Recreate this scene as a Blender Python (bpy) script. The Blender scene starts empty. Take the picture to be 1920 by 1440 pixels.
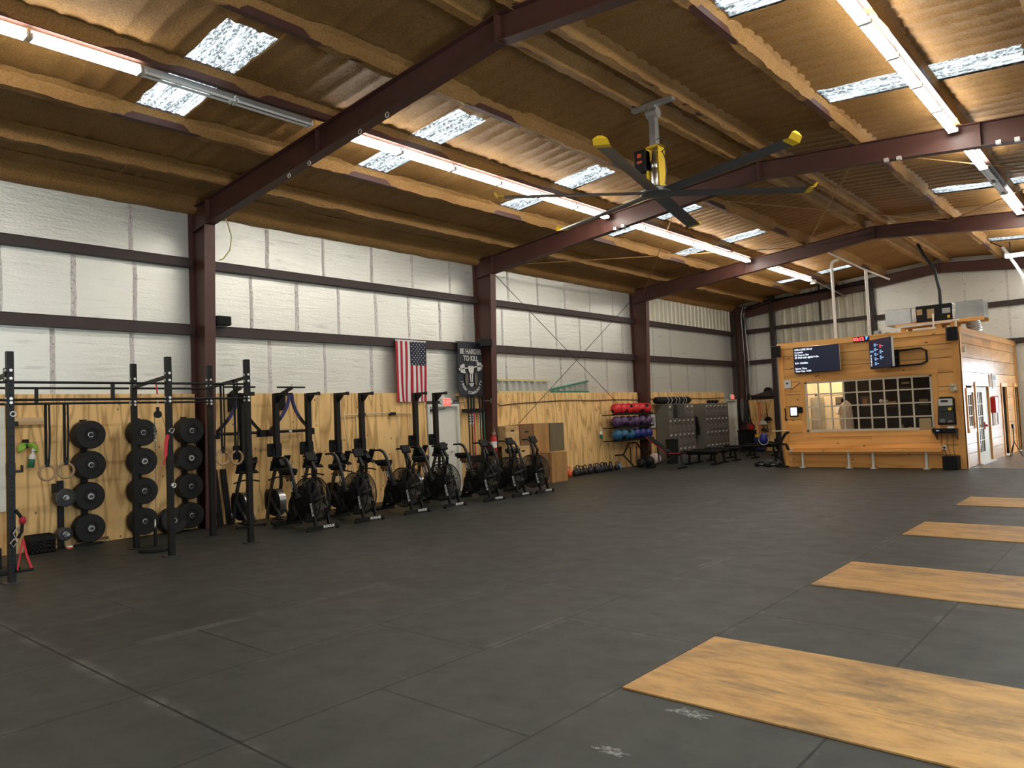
import bpy, math, random
from math import sin, cos, pi, radians, sqrt, atan2
from mathutils import Vector, Matrix, noise
random.seed(7)
SC = bpy.context.scene
COL = SC.collection

# ------------------------------------------------------------------ camera
cam_d = bpy.data.cameras.new('camera')
cam_d.sensor_fit = 'HORIZONTAL'; cam_d.sensor_width = 36.0
cam_d.lens = 36.0 * 1402.0 / 1920.0
cam_d.clip_start = 0.05; cam_d.clip_end = 300
cam = bpy.data.objects.new('camera', cam_d); COL.objects.link(cam)
_r = Vector((0.75225829, 0.65752375, -0.04207126)); _u = Vector((0.06170642, -0.00673592, 0.99807161)); _f = Vector((-0.6559724, 0.75340371, 0.04564059))
cam.matrix_world = Matrix(((_r.x, _u.x, -_f.x, 0), (_r.y, _u.y, -_f.y, 0), (_r.z, _u.z, -_f.z, 1.75), (0, 0, 0, 1)))
SC.camera = cam
# ------------------------------------------------------------------ world, exposure
W = bpy.data.worlds.new('sky'); SC.world = W; W.use_nodes = True
_bg = W.node_tree.nodes['Background']
_bg.inputs[0].default_value = (0.80, 0.92, 1.0, 1); _bg.inputs[1].default_value = 1.75
SC.view_settings.view_transform = 'Standard'; SC.view_settings.look = 'None'
SC.view_settings.gamma = 1.0; SC.view_settings.use_curve_mapping = False
SC.view_settings.exposure = 1.08
TUBE = 34.0            # emission of a fluorescent tube
# back door daylight, and fill from an unseen doorway added at right
def door_light(loc, rot, a, b, power):
    d = bpy.data.lights.new('doorway_daylight_fill', 'AREA'); d.shape = 'RECTANGLE'; d.size = a; d.size_y = b
    d.energy = power; d.color = (0.82, 0.92, 1.0)
    o = bpy.data.objects.new('doorway_daylight_fill', d); COL.objects.link(o)
    o.location = loc; o.rotation_euler = rot
    return o
door_light((1.9, 4.0, 1.8), (0, radians(90), 0), 3.4, 3.2, 70)  # fill lamp in the added right-wall doorway
door_light((-.8, 29.75, 1.55), (radians(-90), 0, 0), 3.5, 2.8, 85)

# ------------------------------------------------------------------ mesh helpers
class MB:
    def __init__(s): s.v = []; s.f = []; s.mi = {}
    def add(s, vs, fs):
        n = len(s.v); s.v += [tuple(p) for p in vs]; s.f += [tuple(i + n for i in q) for q in fs]; return s
    def box(s, c, d, R=None):
        c = Vector(c); hx, hy, hz = d[0]/2, d[1]/2, d[2]/2; vs = []
        for x in (-hx, hx):
            for y in (-hy, hy):
                for z in (-hz, hz):
                    p = Vector((x, y, z))
                    if R is not None: p = R @ p
                    vs.append(c + p)
        return s.add(vs, [(0,1,3,2),(4,6,7,5),(0,4,5,1),(2,3,7,6),(0,2,6,4),(1,5,7,3)])
    def bb(s, x0, x1, y0, y1, z0, z1):
        return s.box(((x0+x1)/2, (y0+y1)/2, (z0+z1)/2), (abs(x1-x0), abs(y1-y0), abs(z1-z0)))
    def cyl(s, p, q, r, n=12, r2=None):
        p = Vector(p); q = Vector(q); r2 = r if r2 is None else r2
        a = (q-p).normalized(); u = a.orthogonal().normalized(); w = a.cross(u)
        vs = []
        for c, rr in ((p, r), (q, r2)):
            for i in range(n):
                t = 2*pi*i/n; vs.append(c + (u*cos(t) + w*sin(t))*rr)
        fs = [(i, (i+1) % n, n+(i+1) % n, n+i) for i in range(n)]
        fs += [tuple(range(n-1, -1, -1)), tuple(range(n, 2*n))]
        return s.add(vs, fs)
    def tube(s, pts, r, n=8, closed=False):
        pts = [Vector(p) for p in pts]; m = len(pts); u = None; vs = []
        for i in range(m):
            if closed: t = (pts[(i+1) % m] - pts[i-1])
            else: t = pts[min(i+1, m-1)] - pts[max(i-1, 0)]
            t.normalize()
            if u is None: u = t.orthogonal().normalized()
            else:
                u = u - t*u.dot(t)
                u = u.normalized() if u.length > 1e-6 else t.orthogonal().normalized()
            w = t.cross(u)
            for k in range(n):
                a = 2*pi*k/n; vs.append(pts[i] + (u*cos(a) + w*sin(a))*r)
        fs = []
        for i in range(m if closed else m-1):
            j = (i+1) % m
            for k in range(n): fs.append((i*n+k, i*n+(k+1) % n, j*n+(k+1) % n, j*n+k))
        if not closed: fs += [tuple(range(n-1, -1, -1)), tuple(range((m-1)*n, m*n))]
        return s.add(vs, fs)
    def bar(s, pts, w, h, side=(0, 1, 0)):
        # rectangular bar swept along points; w measured along 'side', h across it
        pts = [Vector(p) for p in pts]; m = len(pts); vs = []
        for i in range(m):
            t = (pts[min(i+1, m-1)] - pts[max(i-1, 0)]).normalized()
            sd = Vector(side); sd = (sd - t*sd.dot(t)).normalized(); nn = t.cross(sd)
            for a, b in ((-1,-1),(1,-1),(1,1),(-1,1)): vs.append(pts[i] + sd*(a*w/2) + nn*(b*h/2))
        fs = []
        for i in range(m-1):
            for k in range(4): fs.append((i*4+k, i*4+(k+1) % 4, i*4+4+(k+1) % 4, i*4+4+k))
        fs += [(3,2,1,0), tuple(range((m-1)*4, m*4))]
        return s.add(vs, fs)
    def lathe(s, prof, c=(0,0,0), ax='z', n=24):
        c = Vector(c); vs = []; m = len(prof)
        for r, h in prof:
            for i in range(n):
                t = 2*pi*i/n; a, b = r*cos(t), r*sin(t)
                p = {'z': (a, b, h), 'x': (h, a, b), 'y': (b, h, a)}[ax]
                vs.append(c + Vector(p))
        fs = []
        for j in range(m-1):
            for i in range(n): fs.append((j*n+i, j*n+(i+1) % n, (j+1)*n+(i+1) % n, (j+1)*n+i))
        if prof[0] != prof[-1]: fs += [tuple(range(n-1, -1, -1)), tuple(range((m-1)*n, m*n))]
        return s.add(vs, fs)
    def prism(s, poly, plane, lo, hi):
        n = len(poly)
        def P(a, b, h): return {'xy': (a, b, h), 'xz': (a, h, b), 'yz': (h, a, b)}[plane]
        vs = [P(a, b, lo) for a, b in poly] + [P(a, b, hi) for a, b in poly]
        fs = [(i, (i+1) % n, n+(i+1) % n, n+i) for i in range(n)] + [tuple(range(n-1, -1, -1)), tuple(range(n, 2*n))]
        return s.add(vs, fs)
    def sph(s, c, r, nu=20, nv=12, sc=(1,1,1)):
        c = Vector(c); vs = [c + Vector((0,0,-r*sc[2]))]
        for j in range(1, nv):
            p = -pi/2 + pi*j/nv
            for i in range(nu):
                t = 2*pi*i/nu; vs.append(c + Vector((r*cos(p)*cos(t)*sc[0], r*cos(p)*sin(t)*sc[1], r*sin(p)*sc[2])))
        vs.append(c + Vector((0,0,r*sc[2]))); fs = []
        for i in range(nu): fs.append((0, 1+(i+1) % nu, 1+i))
        for j in range(nv-2):
            for i in range(nu): fs.append((1+j*nu+i, 1+j*nu+(i+1) % nu, 1+(j+1)*nu+(i+1) % nu, 1+(j+1)*nu+i))
        L = len(vs)-1; b = 1+(nv-2)*nu
        for i in range(nu): fs.append((b+i, b+(i+1) % nu, L))
        return s.add(vs, fs)
    def torus(s, c, R, r, ax='z', n=32, m=8):
        c = Vector(c); pts = []
        for i in range(n):
            t = 2*pi*i/n; a, b = R*cos(t), R*sin(t)
            pts.append(c + Vector({'z': (a, b, 0), 'x': (0, a, b), 'y': (b, 0, a)}[ax]))
        return s.tube(pts, r, m, True)
    def quad(s, *p): return s.add(p, [tuple(range(len(p)))])
    def use(s, k): s.mi[len(s.f)] = k; return s
    def build(s, name, m, parent=None, smooth=True, bevel=0.0, loc=None):
        me = bpy.data.meshes.new(name); me.from_pydata(s.v, [], s.f); me.update()
        if smooth:
            for p in me.polygons: p.use_smooth = True
            try: me.set_sharp_from_angle(angle=0.6)
            except Exception: pass
        for q in (m if isinstance(m, (list, tuple)) else [m]): me.materials.append(q)
        if s.mi:
            k = 0; cur = 0
            for i, p in enumerate(me.polygons): cur = s.mi.get(i, cur); p.material_index = cur
        o = bpy.data.objects.new(name, me); COL.objects.link(o)
        if parent is not None: o.parent = parent
        if loc is not None: o.location = loc
        if bevel > 0:
            b = o.modifiers.new('bevel', 'BEVEL'); b.width = bevel; b.segments = 2; b.limit_method = 'ANGLE'; b.angle_limit = 0.7
        return o

def tag(o, label=None, cat=None, group=None, kind=None):
    if label: o['label'] = label
    if cat: o['category'] = cat
    if group: o['group'] = group
    if kind: o['kind'] = kind
    return o
def thing(name, loc, label, cat, group=None, rz=0):
    o = bpy.data.objects.new(name, None); COL.objects.link(o); o.empty_display_size = .1
    o.location = loc; o.rotation_euler = (0, 0, rz)
    return tag(o, label, cat, group)
def struct(o): o['kind'] = 'structure'; return o
def dup(root, loc, label, group=None, rz=None):
    def cp(o, par):
        c = o.copy(); COL.objects.link(c)
        if par is not None: c.parent = par
        for ch in list(o.children): cp(ch, c)
        return c
    r = cp(root, None); r.location = loc
    if rz is not None: r.rotation_euler = (0, 0, rz)
    r['label'] = label
    if group: r['group'] = group
    return r
def text(body, size, m, name, parent, loc, R, align='CENTER', ext=0.0015, sx=1.0, bold=0.0):
    cu = bpy.data.curves.new('t', 'FONT'); cu.body = body; cu.size = size; cu.align_x = align; cu.align_y = 'CENTER'
    cu.extrude = ext; cu.offset = bold; cu.resolution_u = 3
    t = bpy.data.objects.new('t', cu); COL.objects.link(t)
    dg = bpy.context.evaluated_depsgraph_get(); me = bpy.data.meshes.new_from_object(t.evaluated_get(dg))
    bpy.data.objects.remove(t); bpy.data.curves.remove(cu)
    me.transform(Matrix.Diagonal((sx, 1, 1, 1))); me.transform(Matrix.Translation(loc) @ R.to_4x4())
    me.materials.clear(); me.materials.append(m); me.name = name
    o = bpy.data.objects.new(name, me); COL.objects.link(o)
    if parent is not None: o.parent = parent
    return o
def MX(right, up):
    r = Vector(right).normalized(); u = Vector(up).normalized(); n = r.cross(u)
    return Matrix(((r.x, u.x, n.x), (r.y, u.y, n.y), (r.z, u.z, n.z)))
LW = MX((0, 1, 0), (0, 0, 1))        # text on the left wall, read from the room
FR = MX((1, 0, 0), (0, 0, 1))        # text facing the camera end of the hall (-Y)

# ------------------------------------------------------------------ materials
def lin(r, g, b): return tuple(((c/255)/12.92 if c/255 <= .04045 else (((c/255)+.055)/1.055)**2.4) for c in (r, g, b)) + (1,)
class NT:
    def __init__(s, name):
        s.m = bpy.data.materials.new(name); s.m.use_nodes = True; s.t = s.m.node_tree
        s.b = s.t.nodes['Principled BSDF']; s.out = s.t.nodes['Material Output']
    def n(s, kind, **kw):
        x = s.t.nodes.new('ShaderNode' + kind)
        for k, v in kw.items(): setattr(x, k, v)
        return x
    def l(s, a, b): s.t.links.new(a, b)
    def val(s, sock, v):
        if isinstance(v, bpy.types.NodeSocket): s.l(v, sock)
        else: sock.default_value = v
    def coord(s, kind='Object', scale=(1,1,1), rnd=0.0, loc=(0,0,0)):
        c = s.n('TexCoord').outputs[kind]
        mp = s.n('Mapping'); mp.inputs['Scale'].default_value = scale; mp.inputs['Location'].default_value = loc
        if rnd:
            oi = s.n('ObjectInfo'); vm = s.n('VectorMath', operation='SCALE'); vm.inputs[0].default_value = (rnd, rnd*1.7, rnd*2.3)
            s.l(oi.outputs['Random'], vm.inputs['Scale'])
            va = s.n('VectorMath', operation='ADD'); s.l(c, va.inputs[0]); s.l(vm.outputs[0], va.inputs[1]); c = va.outputs[0]
        s.l(c, mp.inputs['Vector']); return mp.outputs[0]
    def noise(s, vec, scale, detail=4, rough=.55, dist=0):
        x = s.n('TexNoise'); s.l(vec, x.inputs['Vector']); x.inputs['Scale'].default_value = scale
        x.inputs['Detail'].default_value = detail; x.inputs['Roughness'].default_value = rough; x.inputs['Distortion'].default_value = dist
        return x.outputs['Fac']
    def ramp(s, fac, stops):
        x = s.n('ValToRGB'); s.l(fac, x.inputs[0]); e = x.color_ramp.elements
        while len(e) < len(stops): e.new(.5)
        for i, (p, c) in enumerate(stops):
            e[i].position = p; e[i].color = c if hasattr(c, '__len__') else (c, c, c, 1)
        return x.outputs[0]
    def mix(s, fac, a, b, mode='MIX'):
        x = s.n('MixRGB', blend_type=mode); s.val(x.inputs[0], fac); s.val(x.inputs[1], a); s.val(x.inputs[2], b); return x.outputs[0]
    def math(s, op, a, b=0.0):
        x = s.n('Math', operation=op); s.val(x.inputs[0], a); s.val(x.inputs[1], b); return x.outputs[0]
    def bump(s, h, strength=.3, dist=.01):
        x = s.n('Bump'); s.l(h, x.inputs['Height']); x.inputs['Strength'].default_value = strength; x.inputs['Distance'].default_value = dist
        s.l(x.outputs[0], s.b.inputs['Normal']); return x
    def set(s, color=None, rough=None, metal=None, spec=None):
        if color is not None: s.val(s.b.inputs['Base Color'], color)
        if rough is not None: s.val(s.b.inputs['Roughness'], rough)
        if metal is not None: s.val(s.b.inputs['Metallic'], metal)
        if spec is not None: s.b.inputs['Specular IOR Level'].default_value = spec
        return s.m

def plain(name, c, rough=.5, metal=0.0, var=.12, bump=0.0, scale=18, spec=.5):
    t = NT(name); v = t.coord()
    f = t.noise(v, scale, 3)
    d = tuple(x*(1-var) for x in c[:3]) + (1,); e = tuple(min(1, x*(1+var)) for x in c[:3]) + (1,)
    t.set(t.mix(f, d, e), rough, metal, spec)
    if bump: t.bump(f, bump, .004)
    return t.m
def emis(name, c, s):
    t = NT(name); t.b.inputs['Base Color'].default_value = (0,0,0,1)
    t.b.inputs['Emission Color'].default_value = c; t.b.inputs['Emission Strength'].default_value = s
    return t.m
def wood(name, light, dark, axis='z', ring=7.0, rough=.55, knots=True, islands=False, knot_c=None, stretch=.09, tone=.12, wear=False, bump=.05, kscale=2.2, kth=.30, spec=.35):
    t = NT(name)
    ax = {'x': (stretch, 1, 1), 'y': (1, stretch, 1), 'z': (1, 1, stretch)}[axis]
    v = t.coord('Object', ax, 37.0)
    if islands:
        g = t.n('NewGeometry'); vm = t.n('VectorMath', operation='SCALE'); vm.inputs[0].default_value = (19, 31, 47)
        t.l(g.outputs['Random Per Island'], vm.inputs['Scale']); va = t.n('VectorMath', operation='ADD'); t.l(v, va.inputs[0]); t.l(vm.outputs[0], va.inputs[1]); v = va.outputs[0]
    n1 = t.noise(v, 1.4, 3, .5, .6)
    w = t.math('FRACT', t.math('MULTIPLY', n1, ring))
    w = t.math('ABSOLUTE', t.math('SUBTRACT', w, .5))
    fine = t.noise(v, 60, 3, .6)
    g = t.math('ADD', t.math('MULTIPLY', w, 1.5), t.math('MULTIPLY', fine, .35))
    col = t.ramp(g, [(0.12, dark), (0.55, light), (1.0, tuple(min(1, c*1.06) for c in light[:3]) + (1,))])
    big = t.noise(t.coord('Object', (1,1,1), 11.0), 1.1, 2)
    col = t.mix(t.math('MULTIPLY', t.ramp(big, [(.35, 0.0), (.7, 1.0)]), tone*3), col, dark)
    if islands:
        r = t.n('NewGeometry').outputs['Random Per Island']
        hs = t.n('HueSaturation'); t.l(col, hs.inputs['Color']); t.l(t.math('ADD', t.math('MULTIPLY', r, .34), .80), hs.inputs['Value']); col = hs.outputs[0]
    if knots:
        kax = {'x': (.55, 1, 1), 'y': (1, .55, 1), 'z': (1, 1, .55)}[axis]
        k0 = t.n('SeparateXYZ'); t.l(t.coord('Object', kax, 23.0), k0.inputs[0]); k1 = t.n('CombineXYZ')
        t.l(k0.outputs[{'x': 0, 'y': 1, 'z': 1}[axis]], k1.inputs[0]); t.l(k0.outputs[2], k1.inputs[1]); kv = k1.outputs[0]
        nz = t.n('TexNoise'); t.l(kv, nz.inputs['Vector']); nz.inputs['Scale'].default_value = 9
        kv2 = t.mix(.035, kv, nz.outputs['Color'], 'ADD')
        vo = t.n('TexVoronoi', voronoi_dimensions='2D'); t.l(kv2, vo.inputs['Vector']); vo.inputs['Scale'].default_value = kscale
        sp = t.n('SeparateColor'); t.l(vo.outputs['Color'], sp.inputs[0])
        gate = t.math('LESS_THAN', sp.outputs[0], kth)
        k = t.ramp(vo.outputs['Distance'], [(0.028, 1.0), (0.062, 0.0)])
        col = t.mix(t.math('MULTIPLY', k, t.math('MULTIPLY', gate, .85)), col, knot_c or (.06, .028, .012, 1))
    if wear:
        wv = t.coord('Object', (1.0, 2.6, 1), 5.0)
        a = t.ramp(t.noise(wv, 2.2, 8, .72), [(.47, 0.0), (.68, 1.0)])
        col = t.mix(t.math('MULTIPLY', a, .55), col, (.09, .07, .05, 1))
        sv = t.coord('Object', (2.6, 22, 1), 3.0)
        b = t.ramp(t.noise(sv, 3.2, 5, .65, 1.2), [(.58, 0.0), (.66, 1.0)])
        col = t.mix(t.math('MULTIPLY', b, .55), col, (.12, .08, .04, 1))
        pv = t.coord('Object', (1.2, 5, 1), 9.0)
        col = t.mix(t.ramp(t.noise(pv, 2.4, 6, .7, .6), [(.40, .55), (.62, 0.0)]), col, (.54, .32, .115, 1))
        st_ = t.ramp(t.noise(t.coord('Object', (.8, 1.5, 1), 21.0), 1.6, 7, .7, .4), [(.50, 0.0), (.66, 1.0)])
        col = t.mix(t.math('MULTIPLY', st_, .65), col, (.12, .085, .05, 1))
    t.set(col, rough, 0, spec)
    if bump: t.bump(g, bump, .003)
    return t.m

M = {}
M['black'] = plain('black_powder_coat', (.0065, .0065, .007, 1), .45, .0, .2, spec=.3)
M['blackmat'] = plain('matte_black', (.006, .006, .006, 1), .7, 0, .25, .2, 40, .3)
M['rubber'] = plain('black_rubber', (.009, .009, .009, 1), .62, 0, .3, .25, 60, .35)
M['hole'] = plain('dark_hole', (.002, .002, .002, 1), .9)
M['steel'] = plain('bright_steel', (.72, .72, .72, 1), .28, 1.0, .08)
M['zinc'] = plain('zinc_bolt', (.75, .75, .73, 1), .4, .7, .1)
M['galv'] = plain('galvanised_steel', (.46, .47, .47, 1), .42, .75, .25, .1, 7)
M['greysteel'] = plain('grey_tube_steel', (.045, .045, .047, 1), .42, .4, .15)
M['primer'] = plain('red_oxide_primer', lin(80, 48, 41), .5, 0, .22, .08, 5)
M['primerdark'] = plain('brown_girt_primer', lin(54, 41, 39), .55, 0, .22, .08, 5)
M['white'] = plain('white_paint', (.72, .72, .69, 1), .45, 0, .05)
M['cream'] = plain('cream_paint', (.62, .56, .42, 1), .5, 0, .05)
M['pvc'] = plain('white_pvc', (.75, .74, .69, 1), .35, 0, .04)
M['creampvc'] = plain('cream_pvc', (.72, .58, .36, 1), .4, 0, .05)
M['doorgrey'] = plain('grey_door_paint', lin(222, 222, 212), .45, 0, .06)
M['locker'] = plain('locker_grey', lin(112, 110, 103), .42, .1, .06)
M['lockerdark'] = plain('locker_slot', (.02, .02, .02, 1), .6)
M['red'] = plain('red_paint', (.55, .012, .015, 1), .4, 0, .1)
M['redballs'] = plain('red_vinyl', (.62, .022, .025, 1), .42, 0, .12, .08, 50)
M['purple'] = plain('purple_vinyl', (.085, .04, .115, 1), .42, 0, .12, .08, 50)
M['teal'] = plain('teal_vinyl', (.018, .11, .22, 1), .42, 0, .12, .08, 50)
M['navy'] = plain('royal_blue_vinyl', (.012, .022, .17, 1), .42, 0, .12, .08, 50)
M['bluetube'] = plain('indigo_tube', (.03, .034, .15, 1), .4, 0, .1)
M['redstrap'] = plain('red_webbing', (.6, .03, .05, 1), .7, 0, .1)
M['green'] = plain('green_bottle', (.02, .16, .09, 1), .35, 0, .1)
M['lime'] = plain('lime_cloth', (.28, .5, .06, 1), .8, 0, .15, .4, 40)
M['yellow'] = plain('yellow_paint', (.85, .56, .03, 1), .4, 0, .06)
M['fangrey'] = plain('fan_blade_grey', (.15, .15, .155, 1), .4, .4, .1)
M['orange'] = plain('orange_iron', (.75, .10, .02, 1), .45, 0, .1)
M['iron'] = plain('black_iron', (.018, .018, .019, 1), .4, .3, .2)
M['kblue'] = plain('navy_iron', (.02, .03, .11, 1), .4, .1, .2)
M['kcyan'] = plain('light_blue_iron', (.12, .32, .6, 1), .4, .1, .2)
M['pinkwhite'] = plain('worn_pale_leather', (.52, .42, .40, 1), .6, 0, .25, .2, 12)
M['ply_l'] = wood('plywood_wall', (.87, .585, .25, 1), (.47, .265, .09, 1), 'z', 12, .6, True, False, (.10, .045, .015, 1), .12, .07, kscale=3.6, kth=.55)
M['platform'] = wood('plywood_platform', (.50, .275, .085, 1), (.32, .155, .042, 1), 'x', 13, .52, False, False, None, .24, .10, wear=True)
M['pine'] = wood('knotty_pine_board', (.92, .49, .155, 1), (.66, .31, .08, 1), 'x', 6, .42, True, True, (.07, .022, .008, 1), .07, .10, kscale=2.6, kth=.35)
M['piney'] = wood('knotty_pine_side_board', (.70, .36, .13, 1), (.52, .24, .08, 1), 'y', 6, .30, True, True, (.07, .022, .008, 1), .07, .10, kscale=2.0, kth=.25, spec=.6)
M['pinez'] = wood('pine_trim', (.88, .45, .135, 1), (.60, .28, .07, 1), 'z', 6, .42, True, False, (.07, .022, .008, 1), .07, .10)
M['lumber'] = wood('pale_lumber', (.66, .47, .27, 1), (.50, .31, .15, 1), 'y', 6, .6, False, False, None, .07, .05)
M['box1'] = wood('plyo_box_pale', (.60, .42, .20, 1), (.44, .27, .11, 1), 'y', 5, .6, False, stretch=.12)
M['box2'] = wood('plyo_box_brown', (.20, .105, .045, 1), (.13, .065, .03, 1), 'y', 5, .6, False, stretch=.12)
M['box3'] = wood('plyo_box_tan', (.40, .22, .08, 1), (.28, .145, .05, 1), 'z', 5, .6, False, stretch=.12)
M['box4'] = wood('plyo_box_grey', (.16, .13, .075, 1), (.11, .09, .05, 1), 'z', 5, .6, False, stretch=.12)
M['ringwood'] = wood('ring_wood', (.42, .29, .16, 1), (.30, .19, .10, 1), 'x', 3, .45, False)
M['tube'] = emis('fluorescent_tube', (1.0, .95, .86, 1), TUBE)
M['tubeoff'] = plain('tube_off', (.75, .75, .72, 1), .2)
M['exitred'] = emis('exit_sign_face', (1.0, .10, .07, 1), .8)
M['led'] = emis('red_led', (1.0, .03, .03, 1), 4.0)
M['ledblue'] = emis('blue_led', (.05, .15, 1.0, 1), 3.0)
M['screen'] = emis('dark_screen', lin(18, 26, 48), .45)
M['screentext'] = emis('screen_text', (.85, .92, 1.0, 1), .75)
M['screenblue'] = emis('screen_thumbnail', lin(110, 150, 190), .6)
M['screenred'] = emis('screen_red_thumbnail', lin(190, 70, 70), .55)
M['tablet'] = emis('tablet_screen', (.9, .97, 1.0, 1), .7)
M['flagred'] = plain('flag_red', lin(170, 26, 48), .75, 0, .06)
M['flagwhite'] = plain('flag_white', (.72, .70, .68, 1), .75, 0, .03)
M['flagblue'] = plain('flag_navy', lin(32, 38, 58), .75, 0, .08)
M['banner'] = plain('charcoal_banner', lin(44, 47, 54), .65, 0, .1)
M['bannerwhite'] = plain('banner_print', (.62, .62, .60, 1), .7, 0, .04)
M['bannergrey'] = plain('banner_grey_print', (.13, .11, .09, 1), .7, 0, .3)
M['paper'] = plain('white_paper', (.75, .75, .73, 1), .7, 0, .03)
M['glassframe'] = plain('window_muntin', (.66, .60, .47, 1), .45, 0, .04)
M['cardboard'] = plain('tan_card', lin(178, 152, 112), .8, 0, .05)
M['interior_dark'] = plain('dark_brown_wall', (.018, .013, .010, 1), .6)
M['interior_cream'] = plain('cream_wall', (.78, .68, .50, 1), .6, 0, .05)
M['shirt'] = plain('pale_cloth', (.58, .50, .42, 1), .85, 0, .25, .3, 14)
M['aluminium'] = plain('aluminium_rail', (.58, .60, .60, 1), .38, .8, .1)
M['fibreyellow'] = plain('pale_yellow_fibreglass', (.62, .55, .25, 1), .5, 0, .08)
M['fibregreen'] = plain('green_fibreglass', (.03, .20, .12, 1), .5, 0, .1)

# glass for the cabin windows
t = NT('window_glass'); t.set((1,1,1,1), .02); t.b.inputs['Transmission Weight'].default_value = 1.0; t.b.inputs['IOR'].default_value = 1.12; M['glass'] = t.m
t = NT('smoky_plastic'); t.set((.35,.35,.36,1), .1); t.b.inputs['Transmission Weight'].default_value = .8; t.b.inputs['IOR'].default_value = 1.1; M['smoke'] = t.m

# sprayed foam of the roof
t = NT('spray_foam'); v = t.coord(); big = t.noise(v, .9, 4); med = t.noise(v, 9, 5, .6); fin = t.noise(v, 42, 5, .7)
c = t.mix(t.ramp(big, [(.3, 0.0), (.7, 1.0)]), (.32, .172, .055, 1), (.44, .248, .080, 1))
c = t.mix(t.math('MULTIPLY', t.ramp(fin, [(.35, 1.0), (.6, 0.0)]), .75), c, (.17, .085, .026, 1))
t.set(c, .62, 0, .3)
hh = t.math('ADD', t.math('MULTIPLY', med, .8), t.math('MULTIPLY', fin, .5)); t.bump(hh, .8, .035); M['foam'] = t.m
# foil faced insulation
t = NT('foil_insulation'); v = t.coord('Object', (1, .22, 2.0)); wr = t.noise(v, 6, 8, .62, .35); fi = t.noise(t.coord('Object', (1, .6, 1)), 30, 5, .65)
vs = t.noise(t.coord('Object', (1, 6, .25)), 2.5, 3)
c = t.mix(t.ramp(wr, [(.33, 1.0), (.40, 0.0)]), (.75, .765, .715, 1), (.62, .625, .59, 1))
t.set(c, t.math('ADD', t.math('MULTIPLY', vs, .18), .30), .6, .5)
t.bump(t.math('ADD', wr, t.math('MULTIPLY', fi, .45)), .48, .018); M['foil'] = t.m
t = NT('foil_tape'); v = t.coord('Object', (1, 1, .8)); wr = t.noise(v, 22, 5, .7, 1.0)
t.set(t.mix(wr, (.42, .38, .37, 1), (.85, .84, .82, 1)), t.ramp(wr, [(.3, .2), (.7, .5)]), .7); t.bump(wr, .9, .02); M['tape'] = t.m
t = NT('crinkled_foil_duct'); v = t.coord(); wr = t.noise(v, 16, 6, .7, 1.2)
t.set((.78, .78, .77, 1), .22, 1.0); t.bump(wr, .9, .03); M['ductfoil'] = t.m
t = NT('duct_board'); v = t.coord(); wr = t.noise(v, 7, 4, .6)
t.set(t.mix(wr, (.36, .38, .38, 1), (.58, .60, .60, 1)), .28, .9); t.bump(wr, .3, .02); M['duct'] = t.m
# rubber floor mats
t = NT('rubber_floor_mats')
tc = t.n('TexCoord').outputs['Object']; sp = t.n('SeparateXYZ'); t.l(tc, sp.inputs[0])
cb = t.n('CombineXYZ'); t.l(t.math('ADD', sp.outputs[1], 40 - 2.17 + 1.0), cb.inputs[0]); t.l(t.math('ADD', sp.outputs[0], 2.735 + 1.285*32), cb.inputs[1])
def brick(m, sm):
    b = t.n('TexBrick'); b.offset = .5; b.offset_frequency = 2; b.squash = 1
    t.l(cb.outputs[0], b.inputs['Vector']); b.inputs['Scale'].default_value = 1; b.inputs['Brick Width'].default_value = 2.0; b.inputs['Row Height'].default_value = 1.285
    b.inputs['Mortar Size'].default_value = m; b.inputs['Mortar Smooth'].default_value = sm
    b.inputs['Color1'].default_value = (.2,.2,.2,1); b.inputs['Color2'].default_value = (.8,.8,.8,1); b.inputs['Bias'].default_value = 0
    return b
b1 = brick(.0085, 0.0); b2 = brick(.09, 1.0)
big = t.noise(tc, .55, 4, .6); med = t.noise(tc, 3.2, 6, .62); fin = t.noise(tc, 180, 3, .7)
c = t.mix(b1.outputs['Color'], (.023, .0255, .0215, 1), (.042, .0455, .039, 1))
c = t.mix(t.math('MULTIPLY', t.ramp(big, [(.38, 0.0), (.66, 1.0)]), .55), c, (.052, .056, .048, 1))
c = t.mix(t.math('MULTIPLY', t.ramp(med, [(.48, 0.0), (.75, 1.0)]), .45), c, (.020, .019, .018, 1))
c = t.mix(t.math('MULTIPLY', fin, .35), c, (.020, .020, .019, 1))
ch = t.math('MULTIPLY', b2.outputs['Fac'], t.ramp(t.noise(tc, 1.3, 6, .75), [(.50, 0.0), (.68, .7)]))
c = t.mix(ch, c, (.16, .155, .145, 1))
c = t.mix(b1.outputs['Fac'], c, (.004, .004, .004, 1))
jy = t.math('ABSOLUTE', t.math('SUBTRACT', sp.outputs[1], 2.165)); jx = t.math('LESS_THAN', sp.outputs[0], -2.74)
c = t.mix(t.math('MULTIPLY', t.math('MULTIPLY', t.math('MAXIMUM', t.math('SUBTRACT', 1.0, t.math('MULTIPLY', jy, 11.0)), 0.0), jx), t.ramp(t.noise(tc, 1.7, 6, .75), [(.48, 0.0), (.64, .7)])), c, (.16, .155, .145, 1))
c = t.mix(t.math('MULTIPLY', t.math('LESS_THAN', jy, .009), jx), c, (.004, .004, .004, 1))
t.set(c, t.math('ADD', t.math('MULTIPLY', med, .25), .42), 0, .42)
t.bump(t.math('SUBTRACT', t.math('MULTIPLY', fin, .12), b1.outputs['Fac']), .35, .006); M['floor'] = t.m
t = NT('old_concrete'); tc = t.coord(); big = t.noise(tc, 1.2, 6, .65); 
t.set(t.mix(big, (.10, .075, .058, 1), (.19, .15, .12, 1)), .42); t.bump(big, .1, .01); M['concrete'] = t.m
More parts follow.
